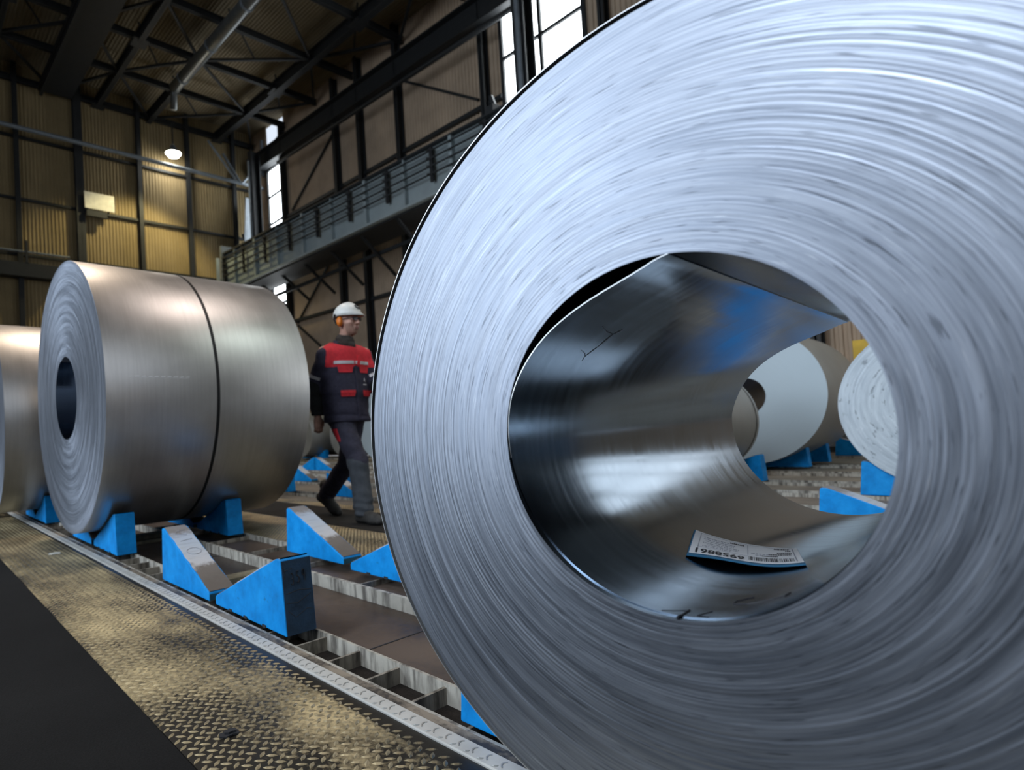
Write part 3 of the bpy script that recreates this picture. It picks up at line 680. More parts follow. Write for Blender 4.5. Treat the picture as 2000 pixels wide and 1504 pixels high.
# strapped coil and the others
sL = 2.12*.254
lx, ly, lz = 2*sL, 8.9321*sL, .727+.742*sL
left = make_coil('large steel coil with one black strap standing on blue wedges', (lx*math.cos(A_L)-ly*math.sin(A_L), lx*math.sin(A_L)+ly*math.cos(A_L), 0), A_L,
    2.8213*sL, 1.877*sL, .5766*sL, lz, FL, 150, 200, strap=(1.4046*sL, .022))
mb = MB(); r = .5766*sL
mb.lathe([(-.004, r), (.25, r), (.25, r-.004), (-.004, r-.004)], 60, a0=-2.2, a1=1.2); mb.obj('core_sleeve_edge', MT['bore'], left, (0, 0, 1.877*sL))
mb = MB(); R = 1.877*sL
def outer_pt(x, deg): a = math.radians(deg); return (x, -R*math.cos(a)-.0, R+R*math.sin(a))
for k in range(9):
    x = .18+k*.042; mb.tube([outer_pt(x, 3.2), outer_pt(x+.028, 3.35)], .003, 4)
mb.tube([outer_pt(.14, 3.0), outer_pt(.54, 2.9)], .0015, 4); mb.obj('paint_stencil_marks', MT['paper'], left)
third = make_coil('partly visible steel coil cut by the picture edge beyond the strapped coil', (.69, 7.35, 0), .02, 1.75, 1.0, .30, 1.115, FL, 60, 160)
mb = MB(); R = 1.0
mb.tube([outer_pt(.35+.05*k, 22-2.6*k) for k in range(6)], .002, 4); mb.tube([outer_pt(.28+.06*k, 15+1.1*k) for k in range(6)], .002, 4)
mb.obj('drawn_cross', MT['greyink'], third)
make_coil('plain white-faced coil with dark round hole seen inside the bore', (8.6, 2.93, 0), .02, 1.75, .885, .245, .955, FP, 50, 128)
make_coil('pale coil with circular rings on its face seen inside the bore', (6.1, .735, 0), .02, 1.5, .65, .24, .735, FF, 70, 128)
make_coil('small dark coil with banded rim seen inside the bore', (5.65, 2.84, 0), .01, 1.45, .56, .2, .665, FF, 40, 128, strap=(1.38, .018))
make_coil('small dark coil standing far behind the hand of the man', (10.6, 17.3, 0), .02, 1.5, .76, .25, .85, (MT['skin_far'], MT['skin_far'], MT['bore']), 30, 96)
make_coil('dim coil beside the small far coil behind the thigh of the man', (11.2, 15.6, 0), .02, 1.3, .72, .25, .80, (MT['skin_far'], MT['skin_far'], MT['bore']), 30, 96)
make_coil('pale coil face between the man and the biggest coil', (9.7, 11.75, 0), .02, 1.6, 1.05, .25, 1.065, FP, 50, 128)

# ------------------------------------------------------------------ paper tag lying in the bore
tg = tag(empty('paper_tag', BIGC, A_B), 'white paper tag with barcode lying in the bore of the biggest coil', 'tag')
P = [(1.16, 22.3), (1.22, -16.8), (1.39, -4.7), (1.30, 31.9)]   # near-left, near-right, far-right, far-left (axial, degrees)
def tpt(u, v, lift=0.):
    a = (P[0][0]*(1-u)+P[1][0]*u)*(1-v)+(P[3][0]*(1-u)+P[2][0]*u)*v
    p = (P[0][1]*(1-u)+P[1][1]*u)*(1-v)+(P[3][1]*(1-u)+P[2][1]*u)*v
    l = .004+lift+.010*math.sin(PI*u)*max(0,1-v)**1.5+.003*math.sin(2*PI*u+.5)*(1-v)+.003*math.sin(PI*u)*v
    q = .2525-l; d = math.radians(p)
    return (a-.8404, q*math.sin(d), -q*math.cos(d))
def patch(u0, u1, v0, v1, lift, nu=20, nv=6, thick=.0006, mb=None):
    mb = mb or MB(); b = []
    for dl in (lift, lift-thick):
        for j in range(nv+1):
            for i in range(nu+1): b.append(tpt(u0+(u1-u0)*i/nu, v0+(v1-v0)*j/nv, dl))
    k = nu+1; o = k*(nv+1); f = []
    for j in range(nv):
        for i in range(nu):
            q = j*k+i; f += [(q, q+1, q+k+1, q+k), (o+q, o+q+k, o+q+k+1, o+q+1)]
    for i in range(nu): f += [(i, o+i, o+i+1, i+1), (nv*k+i, nv*k+i+1, o+nv*k+i+1, o+nv*k+i)]
    for j in range(nv): f += [(j*k, (j+1)*k, o+(j+1)*k, o+j*k), (j*k+nu, o+j*k+nu, o+(j+1)*k+nu, (j+1)*k+nu)]
    return mb.add(b, f)
patch(-.01, 1.005, -.07, 1.03, -.0006, thick=.0025).obj('backing', MT['tagblue'], tg, fix=False)
patch(0, 1, 0, 1, .0012, 28, 8).obj('sheet', MT['paper'], tg, fix=False)
mb = MB(); u = .54; rb = random.Random(3)
while u < .93:
    wv = rb.choice([.004, .006, .011]); patch(u, u+wv, .10, .33-.12*max(0, (u-.75)), .0017, 1, 3, .0003, mb); u += wv+rb.choice([.004, .006, .01])
mb.obj('barcode', MT['ink'], tg, fix=False)
def text_on_tag(txt, u0, u1, v0, v1, mat, name):
    """text read from the far side: turned half round as in the photograph"""
    cu = bpy.data.curves.new('t', 'FONT'); cu.body = txt; cu.resolution_u = 3; cu.offset = .022
    ob = bpy.data.objects.new('t', cu); COL.objects.link(ob)
    me = ob.to_mesh(); V = np.array([v.co[:] for v in me.vertices]); F = [tuple(p.vertices) for p in me.polygons]
    bpy.data.objects.remove(ob)
    lo, hi = V.min(0), V.max(0); mb = MB(); vs = []
    for x, y, _ in V:
        fx, fy = (x-lo[0])/(hi[0]-lo[0]), (y-lo[1])/(hi[1]-lo[1])
        vs.append(tpt(u1-(u1-u0)*fx, v1-(v1-v0)*fy, .0019))
    mb.add(vs, F).obj(name, mat, tg, fix=False)
text_on_tag('6958861', .05, .50, .035, .25, MT['ink'], 'tag_number')
mb = MB()
for u0, u1, v in ((.10, .36, .80), (.10, .42, .72), (.12, .40, .64), (.10, .45, .55), (.14, .44, .47), (.10, .38, .39), (.56, .72, .52), (.60, .80, .44)):
    x = u0
    while x < u1:
        d = rb.uniform(.01, .04); patch(x, min(u1, x+d), v, v+.028, .0017, 2, 1, .0003, mb); x += d+.008
mb.obj('small_print', MT['greyink'], tg, fix=False)
mb = MB()
for u0, u1, v in ((.36, .50, .84), (.80, .93, .63), (.72, .92, .53), (.88, .93, .76), (.78, .92, .86), (.66, .80, .42)):
    x = u0
    while x < u1:
        d = rb.uniform(.008, .02); patch(x, min(u1, x+d), v, v+.05, .0017, 2, 1, .0003, mb); x += d+.004
mb.obj('bold_print', MT['ink'], tg, fix=False)
mb = MB()
for a, b, c, d in ((.06, .955, .94, .948), (.06, .066, .05, .94), (.945, .955, .08, .94), (.53, .535, .40, .94), (.06, .53, .33, .338)): patch(a, b, c, d, .0017, 12, 4, .0003, mb)
mb.obj('frame_lines', MT['greyink'], tg, fix=False)
# scrap on the plate
t = tag(empty('scrap_piece', (.607, 1.40, .002)), 'dark flat scrap lying on the near checker plate', 'scrap')
pts = [(-.026, -.004), (-.012, -.016), (.006, -.014), (.020, -.018), (.026, -.002), (.016, .012), (.002, .016), (-.010, .010), (-.020, .012)]
MB().prism(pts, 0, .004, 'z').obj('flake', MT['scrap'], t); MB().prism([(x*.6+.004, y*.6) for x, y in pts], .004, .009, 'z').obj('curled_layer', MT['scrap'], t)
t = tag(empty('scrap_piece', (.80, 4.72, .002)), 'pale scrap lying on the far checker plate below the strapped coil', 'scrap')
MB().prism([(x*1.5, y*2.2) for x, y in pts], 0, .006, 'z').obj('flake', MT['pale'], t)

# ------------------------------------------------------------------ the man (signed-distance shapes meshed into one continuous surface each)
class Field:
    def __init__(s, lo, hi, h):
        s.lo = np.array(lo, float); s.h = h; s.n = np.ceil((np.array(hi)-s.lo)/h).astype(int)+1
        s.F = np.ones(s.n, np.float32)
        s.ax = [s.lo[i]+h*np.arange(s.n[i]) for i in range(3)]
    def region(s, lo, hi, m):
        a = np.clip(np.floor((np.minimum(lo, hi)-m-s.lo)/s.h).astype(int), 0, s.n); b = np.clip(np.ceil((np.maximum(lo, hi)+m-s.lo)/s.h).astype(int)+1, 0, s.n)
        sl = tuple(slice(a[i], b[i]) for i in range(3))
        G = np.meshgrid(*[s.ax[i][sl[i]] for i in range(3)], indexing='ij'); return sl, G
    def put(s, sl, d, k, mode='u'):
        f = s.F[sl]
        if mode == 'u':
            hh = np.clip(k-np.abs(f-d), 0, None)/k; s.F[sl] = np.minimum(f, d)-hh*hh*k*.25
        else:
            d = -d; hh = np.clip(k-np.abs(f-d), 0, None)/k; s.F[sl] = np.maximum(f, d)+hh*hh*k*.25
    def cone(s, a, b, r1, r2, k=.02, mode='u', sq=(1, 1, 1)):
        a, b = np.array(a, float), np.array(b, float); m = max(r1, r2)*max(1/min(sq), 1)+k+.01
        sl, (X, Y, Z) = s.region(a, b, m)
        if X.size == 0: return
        ab = (b-a)*np.array(sq); L = ab@ab+1e-12
        px, py, pz = (X-a[0])*sq[0], (Y-a[1])*sq[1], (Z-a[2])*sq[2]
        t = np.clip((px*ab[0]+py*ab[1]+pz*ab[2])/L, 0, 1)
        d = np.sqrt((px-t*ab[0])**2+(py-t*ab[1])**2+(pz-t*ab[2])**2)-(r1+(r2-r1)*t)
        s.put(sl, d.astype(np.float32), k, mode)
    def ell(s, c, r, k=.02, mode='u', R=None):
        c = np.array(c, float); r = np.array(r, float); sl, (X, Y, Z) = s.region(c, c, max(r)+k+.01)
        if X.size == 0: return
        q = np.stack([X-c[0], Y-c[1], Z-c[2]], -1)
        if R is not None: q = q@R
        k0 = np.linalg.norm(q/r, axis=-1); k1 = np.linalg.norm(q/(r*r), axis=-1)+1e-9
        s.put(sl, (k0*(k0-1)/k1).astype(np.float32), k, mode)
    def chain(s, pts, rs, k=.015):
        for i in range(len(pts)-1): s.cone(pts[i], pts[i+1], rs[i], rs[i+1], k)
    def grid(s): return np.meshgrid(*s.ax, indexing='ij')
    def nets(s):
        F = s.F; nx, ny, nz = s.n; C = []
        for dx in (0, 1):
            for dy in (0, 1):
                for dz in (0, 1): C.append(F[dx:nx-1+dx, dy:ny-1+dy, dz:nz-1+dz])
        neg = sum((c < 0).astype(np.int8) for c in C); act = (neg > 0) & (neg < 8)
        idx = np.full(act.shape, -1, np.int64); I = np.argwhere(act); idx[act] = np.arange(len(I))
        cv = np.stack([c[act] for c in C], 1); off = np.array([(x, y, z) for x in (0, 1) for y in (0, 1) for z in (0, 1)], float)
        acc = np.zeros((len(I), 3)); cnt = np.zeros(len(I))
        for i in range(8):
            for j in range(i+1, 8):
                if np.abs(off[i]-off[j]).sum() == 1:
                    a, b = cv[:, i], cv[:, j]; m = (a < 0) != (b < 0); t = np.where(m, a/(a-b+1e-12), 0)
                    acc += m[:, None]*(off[i]+t[:, None]*(off[j]-off[i])); cnt += m
        V = s.lo+(I+acc/cnt[:, None])*s.h; Q = []
        for ax in range(3):
            u, v = [(1, 2), (2, 0), (0, 1)][ax]
            a = np.take(F, range(0, s.n[ax]-1), ax) < 0; b = np.take(F, range(1, s.n[ax]), ax) < 0
            for sgn, m in ((1, a & ~b), (-1, ~a & b)):
                E = np.argwhere(m); E = E[(E[:, u] > 0) & (E[:, v] > 0) & (E[:, u] < s.n[u]-1) & (E[:, v] < s.n[v]-1)]
                if not len(E): continue
                def g(du, dv):
                    q = E.copy(); q[:, u] += du; q[:, v] += dv; return idx[q[:, 0], q[:, 1], q[:, 2]]
                f = np.stack([g(-1, -1), g(0, -1), g(0, 0), g(-1, 0)], 1)
                Q.append(f if sgn > 0 else f[:, ::-1])
        return V, np.concatenate(Q)
    def at(s, P):
        q = np.clip((np.asarray(P)-s.lo)/s.h, 0, s.n-1.001); i = q.astype(int); f = q-i; r = 0
        for dx in (0, 1):
            for dy in (0, 1):
                for dz in (0, 1):
                    wt = np.prod(np.where(np.array([dx, dy, dz]), f, 1-f), axis=-1); r = r+wt*s.F[i[..., 0]+dx, i[..., 1]+dy, i[..., 2]+dz]
        return r
    def march(s, o, d, n=60):
        """walk points o along d until they meet the surface"""
        o = np.array(o, float); d = np.array(d, float); d = d/np.linalg.norm(d, axis=-1, keepdims=True)
        for _ in range(n): o = o+d*np.clip(s.at(o), -.02, .05)[..., None]
        return o
def skin_obj(name, V, Q, mats, parent, regions=None, loc=(0, 0, 0)):
    me = bpy.data.meshes.new(name); me.vertices.add(len(V)); me.vertices.foreach_set('co', V.ravel())
    me.loops.add(Q.size); me.loops.foreach_set('vertex_index', Q.ravel().astype(np.int32))
    me.polygons.add(len(Q)); me.polygons.foreach_set('loop_start', np.arange(0, Q.size, 4).astype(np.int32))
    me.update(calc_edges=True); me.polygons.foreach_set('use_smooth', [True]*len(Q))
    for m in mats: me.materials.append(m)
    if regions is not None: me.polygons.foreach_set('material_index', regions(V[Q].mean(1)).astype(np.int32))
    me.update(); return link(name, me, parent, loc)
def cloth_patch(name, fld, org, du, dv, dirn, nu, nv, mat, parent, lift=.004, shape=None, loc=(0, 0, 0)):
    """a thin piece of cloth laid on the surface: org + u*du + v*dv, dropped along dirn"""
    u, v = np.meshgrid(np.linspace(0, 1, nu+1), np.linspace(0, 1, nv+1), indexing='ij')
    uu, vv = (u, v) if shape is None else shape(u, v)
    O = np.array(org)+uu[..., None]*np.array(du)+vv[..., None]*np.array(dv)
    S = fld.march(O, np.broadcast_to(dirn, O.shape)); d = np.array(dirn, float); d /= np.linalg.norm(d)
    A = (S-d*lift).reshape(-1, 3); B = (S+d*.004).reshape(-1, 3); k = nv+1; N = len(A); mb = MB(); f = []
    for i in range(nu):
        for j in range(nv): a = i*k+j; f.append((a, a+1, a+k+1, a+k))
    for i in range(nu): f += [(i*k, (i+1)*k, N+(i+1)*k, N+i*k), (i*k+nv, N+i*k+nv, N+(i+1)*k+nv, (i+1)*k+nv)]
    for j in range(nv): f += [(j, N+j, N+j+1, j+1), (nu*k+j, nu*k+j+1, N+nu*k+j+1, N+nu*k+j)]
    return mb.add(np.concatenate([A, B]), f).obj(name, mat, parent, loc)
def rotz(deg): a = math.radians(deg); return np.array([(math.cos(a), -math.sin(a), 0), (math.sin(a), math.cos(a), 0), (0, 0, 1)])
PB = (3.0, 4.1, .003)
man = tag(empty('person', PB), 'man walking in white helmet, orange ear muffs and navy work clothes with red yoke', 'person')
# joints, relative to PB (he faces -Y; his right side is -X)
shR, elR, wrR = (-.185, .02, 1.44), (-.235, .13, 1.165), (-.215, .135, .905)
shL, elL, wrL = (.20, -.03, 1.44), (.265, -.11, 1.17), (.24, -.33, 1.03)
hpR, knR, anR = (-.085, .0, .90), (-.055, -.20, .50), (-.07, -.265, .095)
hpL, knL, anL = (.085, .02, .90), (.085, .13, .50), (.085, .50, .17)
HC = np.array((.025, -.055, 1.715)); RH = rotz(14)     # head centre; face turned a little to his left
H = lambda x, y, z: tuple(HC+RH@np.array((x, y, z)))   # local: x lateral, -y forward
body = Field((-.36, -.50, .0), (.40, .72, 1.90), .006)
body.ell(H(0, .012, .03), (.078, .098, .098), .02, R=RH); body.ell(H(0, -.028, -.045), (.062, .068, .075), .03, R=RH)
body.cone(H(0, -.055, -.088), H(0, -.060, -.092), .030, .026, .03)
body.cone(H(0, -.095, .012), H(0, -.118, -.024), .010, .0155, .012); body.cone(H(-.014, -.104, -.027), H(.014, -.104, -.027), .009, .009, .01)
for sx in (-1, 1):
    body.ell(H(sx*.032, -.098, .014), (.020, .014, .012), .012, 's', RH); body.cone(H(sx*.012, -.093, .032), H(sx*.05, -.080, .030), .009, .007, .012)
    body.ell(H(sx*.045, -.066, -.02), (.022, .022, .02), .02, R=RH); body.ell(H(sx*.078, .008, -.005), (.012, .02, .032), .008, R=RH)
    body.ell(H(sx*.032, -.086, .012), (.0125, .0125, .0125), .004, R=RH)
body.cone(H(-.022, -.096, -.056), H(.022, -.096, -.056), .0075, .0075, .006); body.cone(H(-.018, -.094, -.068), H(.018, -.094, -.068), .008, .008, .008)
body.cone((.0, .0, 1.45), H(0, .02, -.08), .060, .058, .03)
body.ell((0, .0, 1.30), (.17, .105, .22), .05); body.ell((0, .0, 1.02), (.15, .10, .17), .05); body.ell((0, .01, .90), (.155, .11, .10), .05)
body.chain([(-.10, .0, 1.44), shR, elR, wrR], [.06, .058, .043, .028], .03); body.chain([(.10, .0, 1.44), shL, elL, wrL], [.06, .058, .043, .028], .03)
body.chain([hpR, knR, anR], [.088, .06, .042], .03); body.chain([hpL, knL, anL], [.088, .06, .042], .03)
body.cone((anR[0], anR[1]+.04, .05), (anR[0], anR[1]-.17, .035), .035, .03, .03); body.cone((anL[0], anL[1]+.07, .14), (anL[0], anL[1]-.13, .04), .034, .03, .03)
def hand(wr, d, palm_n, side):
    """relaxed half-closed hand: palm, four fingers, thumb; d = hand direction, palm_n = palm facing"""
    wr, d, pn = np.array(wr), np.array(d, float), np.array(palm_n, float); d /= np.linalg.norm(d); pn -= d*(pn@d); pn /= np.linalg.norm(pn); lat = np.cross(d, pn)*side
    P = lambda a, b, c: tuple(wr+d*a+lat*b+pn*c)
    body.cone(P(-.02, 0, 0), P(.03, 0, 0), .027, .026, .015); body.cone(P(.03, -.022, 0), P(.085, -.026, .004), .016, .013, .012)
    body.cone(P(.03, .022, 0), P(.085, .026, .004), .016, .013, .012); body.cone(P(.03, 0, 0), P(.088, 0, .002), .016, .014, .012)
    for i, (b, L) in enumerate(((.030, .9), (.011, 1.), (-.009, .95), (-.028, .78))):
        body.chain([P(.084, b, .003), P(.084+.036*L, b*1.02, .014), P(.084+.050*L, b*.98, .040*L+.004), P(.084+.034*L, b*.95, .056*L)], [.0105, .0098, .009, .008], .004)
    body.chain([P(.018, .024, .010), P(.050, .048, .020), P(.078, .046, .034), P(.096, .038, .040)], [.014, .012, .0105, .009], .006)
hand(wrR, (.02, -.05, -1), (.35, .9, 0), 1); hand(wrL, (0, -.9, -.2), (-.9, 0, -.3), -1)
V, Q = body.nets()
def face_regions(c):
    q = (c-HC)@RH; d = np.zeros(len(c))
    d[(q[:, 1] < -.02) & (q[:, 2] < -.028) & (q[:, 2] > -.13) & (np.abs(q[:, 0]) < .07)] = 1
    d[(q[:, 1] < -.088) & (np.abs(q[:, 0]) < .022) & (q[:, 2] < -.05) & (q[:, 2] > -.072)] = 2
    d[(q[:, 1] < -.07) & (np.abs(q[:, 0]) < .06) & (q[:, 2] > -.046)] = 0
    d[(q[:, 2] > .03) & (q[:, 1] > -.02) & (c[:, 2] > 1.6)] = 1
    return d
skin_obj('body', V, Q, [MT['skin'], MT['hairs'], MT['lips']], man, face_regions)
# jacket
jk = Field((-.42, -.48, .70), (.46, .40, 1.62), .008)
jk.cone((0, .0, 1.395), (0, .005, 1.12), .155, .165, .05, sq=(.72, 1.05, 1)); jk.cone((0, .005, 1.12), (0, .0, .80), .165, .185, .05, sq=(.80, 1.05, 1))
jk.chain([(-.09, .01, 1.465), (shR[0]+.012, .012, 1.412), elR, (wrR[0], wrR[1], wrR[2]+.0)], [.075, .083, .072, .052], .04)
jk.chain([(.09, .0, 1.465), (shL[0]-.012, -.018, 1.412), elL, wrL], [.075, .083, .072, .052], .04)
jk.cone((0, .01, 1.45), (.005, -.005, 1.535), .088, .076, .04)
X, Y, Z = jk.grid()
jk.F += (.0035*np.sin(34*Z+9*X+4*Y)*np.sin(13*X-17*Z+2)+.003*np.sin(55*Z-21*X+1.3*np.sin(22*X))*(np.abs(X) > .17)+.004*np.sin(26*Z+11*X)*(Z < 1.08)).astype(np.float32)
jk.F += (.006*np.exp(-((Z-.895+.012*np.sin(9*X))/.012)**2)).astype(np.float32)
hem = np.where(np.hypot(X-wrR[0], Y-wrR[1]) < .085, wrR[2]+.01-Z, .845-Z); jk.F = np.maximum(jk.F, hem.astype(np.float32))
cut = np.maximum(Z-(1.545-.35*np.clip(-Y-.02, 0, .2)), 0); jk.F = np.maximum(jk.F, np.where(Z > 1.44, Z-(1.535-.4*np.clip(-Y, 0, .2)), -1).astype(np.float32))
V, Q = jk.nets()
def jac(c):
    x, y, z = c.T; d = np.zeros(len(c))
    low = 1.315+.0*x
    d[(z > low) & (z < 1.60) & (np.abs(x) < .232-.06*np.clip(z-1.36, 0, 1)) ] = 1
    d[(z > 1.49) & (np.hypot(x-.003, y) < .105)] = 0
    for a, b in ((elR, wrR), (elL, wrL)):
        a, b = np.array(a), np.array(b); ab = b-a; t = np.clip((c-a)@ab/(ab@ab), 0, 1)
        d[(np.linalg.norm(c-a-t[:, None]*ab, axis=1) < .088) & ((c-a)@ab > -.25*(ab@ab)) & (np.abs(x) > .17)] = 2
    return d
skin_obj('jacket', V, Q, [MT['navy'], MT['red'], MT['black_cloth']], man, jac)
F_ = (0, 1, 0)
band = lambda name, x0, x1, z, h, mat, lift=.004, ytop=-.4: cloth_patch(name, jk, (x0, ytop, z), (x1-x0, 0, 0), (0, 0, h), F_, 16, 3, mat, man, lift)
rnd = lambda u, v: (u, np.where(v < .5, np.clip(.5-(.5-v)*1.0, 0, 1), v)-.0*u)
def flap_shape(u, v): return .5+(u-.5)*(1-.14*(1-v)**2), v
band('reflective_band', -.175, -.008, 1.335, .028, MT['tape'], .006); band('reflective_band', .010, .17, 1.335, .028, MT['tape'], .006)
for nm, x0, x1, z, h in (('chest_flap', -.150, -.020, 1.262, .058), ('chest_flap', .055, .165, 1.262, .058), ('pocket_flap', -.145, -.018, 1.058, .052), ('pocket_flap', .075, .185, 1.058, .052)):
    cloth_patch(nm, jk, (x0, -.4, z), (x1-x0, 0, 0), (0, 0, h), F_, 12, 5, MT['red'], man, .007, flap_shape)
cloth_patch('throat_tab', jk, (.02, -.4, 1.325), (.035, 0, 0), (.02, 0, .085), F_, 4, 6, MT['red'], man, .009)
cloth_patch('zip_placket', jk, (-.002, -.4, .86), (.026, 0, 0), (.0, 0, .46), F_, 3, 20, MT['navy'], man, .006)
mb = MB()
em = jk.march(np.array([(.105, -.4, 1.215), (.105, -.4, 1.20), (.115, -.4, 1.185), (.098, -.4, 1.19), (.108, -.4, 1.205)]), np.broadcast_to(np.array(F_, float), (5, 3)))
mb.tube([Vector(p)+Vector((0, -.003, 0)) for p in em], .0035, 5); mb.obj('chest_emblem', MT['tape'], man)
cloth_patch('name_strip', jk, (.085, -.4, 1.155), (.045, 0, 0), (0, 0, .010), F_, 4, 2, MT['tape'], man, .004)
def ring(name, fld, c, ax, r, h, mat, n=24, lift=.004):
    c = np.array(c); ax = np.array(ax, float); ax /= np.linalg.norm(ax); a = np.cross(ax, (0, 1, 0)); a /= np.linalg.norm(a); b = np.cross(ax, a); mb = MB(); pts = []
    for k in range(n):
        t = 2*PI*k/n; d = a*math.cos(t)+b*math.sin(t)
        for o in (-h/2, h/2): 
            q = c+ax*o+d*r; s_ = c+ax*o+d*.066 if fld.at(q) < 0 else fld.march([q], [-d])[0]; pts.append(s_+d*lift)
    vs = pts; mb.add(vs, [(2*k, 2*((k+1) % n), 2*((k+1) % n)+1, 2*k+1) for k in range(n)])
    o = mb.obj(name, mat, man); m = o.modifiers.new('t', 'SOLIDIFY'); m.thickness = .003; return o
up = np.array(shR)-np.array(elR)
ring('sleeve_band', jk, np.array(elR)*.72+np.array(shR)*.28, up, .10, .026, MT['tape'])
up = np.array(shL)-np.array(elL)
ring('sleeve_band', jk, np.array(elL)*.72+np.array(shL)*.28, up, .10, .026, MT['tape'])
# collar and neck scarf
mb = MB(); n = 28
for j, (r, z, yo) in enumerate(((.078, 1.49, .012), (.074, 1.525, .005), (.078, 1.555, .004), (.082, 1.560, .004), (.094, 1.500, .012))):
    for k in range(n):
        t = -PI/2+.36+(2*PI-.72)*k/(n-1); mb.v.append((r*1.06*math.cos(t)+.003, r*math.sin(t)*1.02+yo, z-.030*max(0, -math.sin(t))-(.012 if j == 4 else 0)*abs(math.cos(t))))
for j in range(4):
    for k in range(n-1): mb.f.append((j*n+k, j*n+k+1, (j+1)*n+k+1, (j+1)*n+k)); mb.m.append(0)
o = mb.obj('collar', MT['navy'], man, smooth=True); m = o.modifiers.new('t', 'SOLIDIFY'); m.thickness = .006
sc = Field((-.13, -.17, 1.40), (.15, .12, 1.66), .005)
for z, r, w_ in ((1.535, .062, .026), (1.565, .058, .024), (1.590, .054, .018), (1.505, .062, .024)):
    for k in range(20):
        t0, t1 = 2*PI*k/20, 2*PI*(k+1)/20; f = lambda t: (r*math.cos(t)+.01, r*math.sin(t)-.012-.008*(z > 1.55), z-.018*max(0, -math.sin(t))+.004*math.sin(3*t))
        sc.cone(f(t0), f(t1), w_, w_, .008)
sc.cone((.03, -.085, 1.50), (.045, -.098, 1.43), .035, .018, .02)
X, Y, Z = sc.grid(); sc.F += (.003*np.sin(90*Z+30*X)*np.sin(40*Y+25*X)).astype(np.float32)
V, Q = sc.nets(); skin_obj('neck_scarf', V, Q, [MT['scarf']], man)
# trousers
tr = Field((-.26, -.42, .04), (.28, .68, .99), .008)
tr.ell((0, .01, .90), (.175, .135, .12), .05)
tr.chain([hpR, knR, (anR[0], anR[1], .10)], [.108, .083, .083], .04); tr.chain([hpL, knL, (anL[0], anL[1]-.01, anL[2]+.03)], [.108, .083, .080], .04)
X, Y, Z = tr.grid()
tr.F += (.004*np.sin(38*Z+14*X+10*Y)*np.sin(12*Z+22*X)+.006*np.sin(95*Z+9*X+14*np.sin(6*Y))*np.clip((.26-Z)/.16, 0, 1)+.004*np.sin(30*Z-26*X)*np.exp(-((Z-.5)/.08)**2)).astype(np.float32)
tr.F = np.maximum(tr.F, np.maximum(.065-Z+.0*X, -1).astype(np.float32))
V, Q = tr.nets(); skin_obj('trousers', V, Q, [MT['trouser'], MT['trouser_lo']], man, lambda c: ((c[:, 2] < .515+.02*np.sin(30*c[:, 0])) & (c[:, 1] < .02)).astype(float))  # front leg is a lighter grey below the knee
cloth_patch('thigh_pocket_flap', tr, (-.35, -.045, .79), (0, .05, 0), (0, -.02, -.11), (1, -.25, 0), 6, 6, MT['red'], man, .006)
# boots
def boot(name, ank, heel, ball, toe, shaft):
    bt = Field(np.min([ank, heel, ball, toe, shaft], 0)-.09, np.max([ank, heel, ball, toe, shaft], 0)+.09, .006)
    heel, ball, toe, ank = map(np.array, (heel, ball, toe, ank)); u = (0, 0, 1)
    bt.cone(ank, np.array(shaft), .050, .056, .02); bt.cone(ank, heel+np.array((0, 0, .045)), .046, .042, .03); bt.cone(ank, ball+np.array((0, 0, .045)), .046, .042, .04)
    bt.cone(heel+np.array((0, 0, .04)), ball+np.array((0, 0, .04)), .040, .046, .03); bt.cone(ball+np.array((0, 0, .042)), toe+np.array((0, 0, .038)), .046, .036, .03)
    d = toe-heel; L = np.linalg.norm(d); d /= L; nrm = np.cross((1, 0, 0), d); nrm *= np.sign(nrm[2]); X, Y, Z = bt.grid()
    s1 = (X-ball[0])*nrm[0]+(Y-ball[1])*nrm[1]+(Z-ball[2])*nrm[2]
    bt.F = np.maximum(bt.F, (.004-s1).astype(np.float32)); V, Q = bt.nets()
    o = skin_obj(name, V, Q, [MT['boot'], MT['rubber']], man, lambda c: (((c-ball)@nrm) < .024).astype(float)); return o
boot('boot', anR, (anR[0], anR[1]+.055, .0), (anR[0]-.005, anR[1]-.13, .0), (anR[0]-.01, anR[1]-.205, .0), (anR[0], anR[1]+.01, .22))
boot('boot', anL, (anL[0], anL[1]+.10, .115), (anL[0], anL[1]-.11, .012), (anL[0], anL[1]-.175, -.008), (anL[0], anL[1]+.02, anL[2]+.10))
# helmet, ear muffs, glasses
hm = empty('helmet_frame'); bpy.data.objects.remove(hm)
mb = MB(); n = 40
for j in range(13):
    f = j/12*PI/2
    for k in range(n):
        t = 2*PI*k/n; rx, ry, rz = .108, .132, .112; rim = 1+.05*max(0, 1-j/2)*.6
        x, y = rx*math.cos(t)*math.cos(f)*rim, ry*math.sin(t)*math.cos(f)*rim
        if j == 0: y -= .045*max(0, -math.sin(t))**2
        ridge = .006*math.exp(-(x/.02)**2)*math.sin(f)
        mb.v.append(H(x, y+.004, .055+rz*math.sin(f)*1.0+ridge-.012*(j == 0)-.010*(j == 0)*max(0, -math.sin(t))))
for j in range(12):
    for k in range(n): mb.f.append((j*n+k, j*n+(k+1) % n, (j+1)*n+(k+1) % n, (j+1)*n+k)); mb.m.append(0)
o = mb.obj('helmet', MT['helmet'], man, smooth=True); m = o.modifiers.new('t', 'SOLIDIFY'); m.thickness = .004; m.offset = -1
hel = o
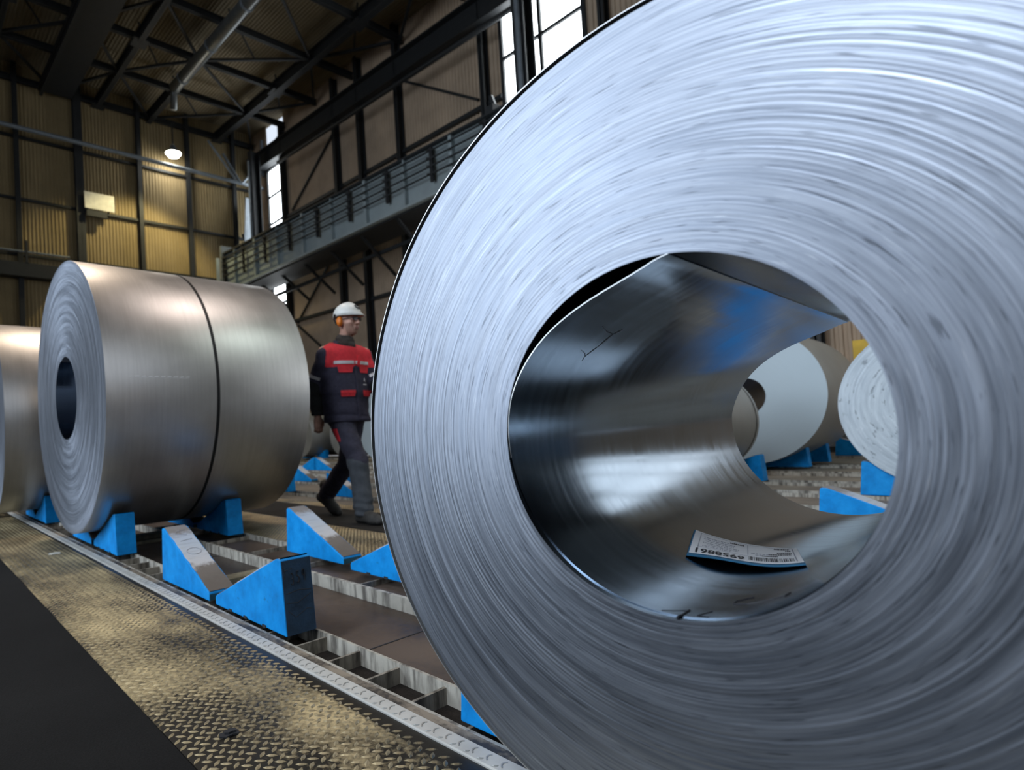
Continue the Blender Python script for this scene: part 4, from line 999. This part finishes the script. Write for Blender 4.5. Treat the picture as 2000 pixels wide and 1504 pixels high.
mb = MB()
for t0, t1, zz in ((.5, 2.4, 0), (2.9, 4.9, .008), (5.2, 6.4, .0)):
    pts = []
    for k in range(8):
        t = t0+(t1-t0)*k/7; a, z = .022*math.cos(t), .112+.020*math.sin(t)+zz
        yy = -.136*math.sqrt(max(0, 1-(a/.11)**2-((z-.055)/.114)**2)); pts.append(H(a, yy+.002, z))
    mb.tube(pts, .005, 5)
stuff(mb.obj('helmet_emblem', MT['ink'], hel))
for sx in (-1, 1):
    mb = MB(); prof2 = [(.060, .0), (.060, .020), (.076, .027), (.080, .030), (.094, .030), (.106, .024), (.112, .010), (.112, 0)]
    nn = 24
    for a, r in prof2:
        for k in range(nn):
            t = 2*PI*k/nn; mb.v.append(H(sx*a, .018+r*math.cos(t)*.95, -.005+r*math.sin(t)*1.4))
    for j in range(len(prof2)-1):
        for k in range(nn): mb.f.append((j*nn+k, j*nn+(k+1) % nn, (j+1)*nn+(k+1) % nn, (j+1)*nn+k)); mb.m.append(1 if j < 3 else 0)
    mu = mb.obj('ear_muff', [MT['orange'], MT['rubber']], man, auto=40)
    MB().tube([H(sx*.100, .045, -.03), H(sx*.112, .06, .02), H(sx*.113, .05, .062)], .007, 6).obj('muff_arm', MT['rubber'], mu)
mb = MB()
for sx in (-1, 1):
    q = [(sx*(.034+.026*math.cos(t)), .010+.017*math.sin(t)) for t in np.linspace(0, 2*PI, 16, endpoint=False)]
    mb.add([H(x, -.118+.35*x*x*9, z) for x, z in q]+[H(x, -.115+.35*x*x*9, z) for x, z in q], [tuple(range(16)), tuple(range(31, 15, -1))]+[(k, 16+k, 16+(k+1) % 16, (k+1) % 16) for k in range(16)])
gl = mb.obj('glasses', MT['glass'], man)
mb = MB(); mb.tube([H(-.012, -.118, .015), H(.012, -.118, .015)], .003, 5)
for sx in (-1, 1): mb.tube([H(sx*.060, -.105, .014), H(sx*.076, -.05, .014), H(sx*.084, .02, .012)], .003, 5)
mb.obj('glasses_frame', MT['rubber'], gl)
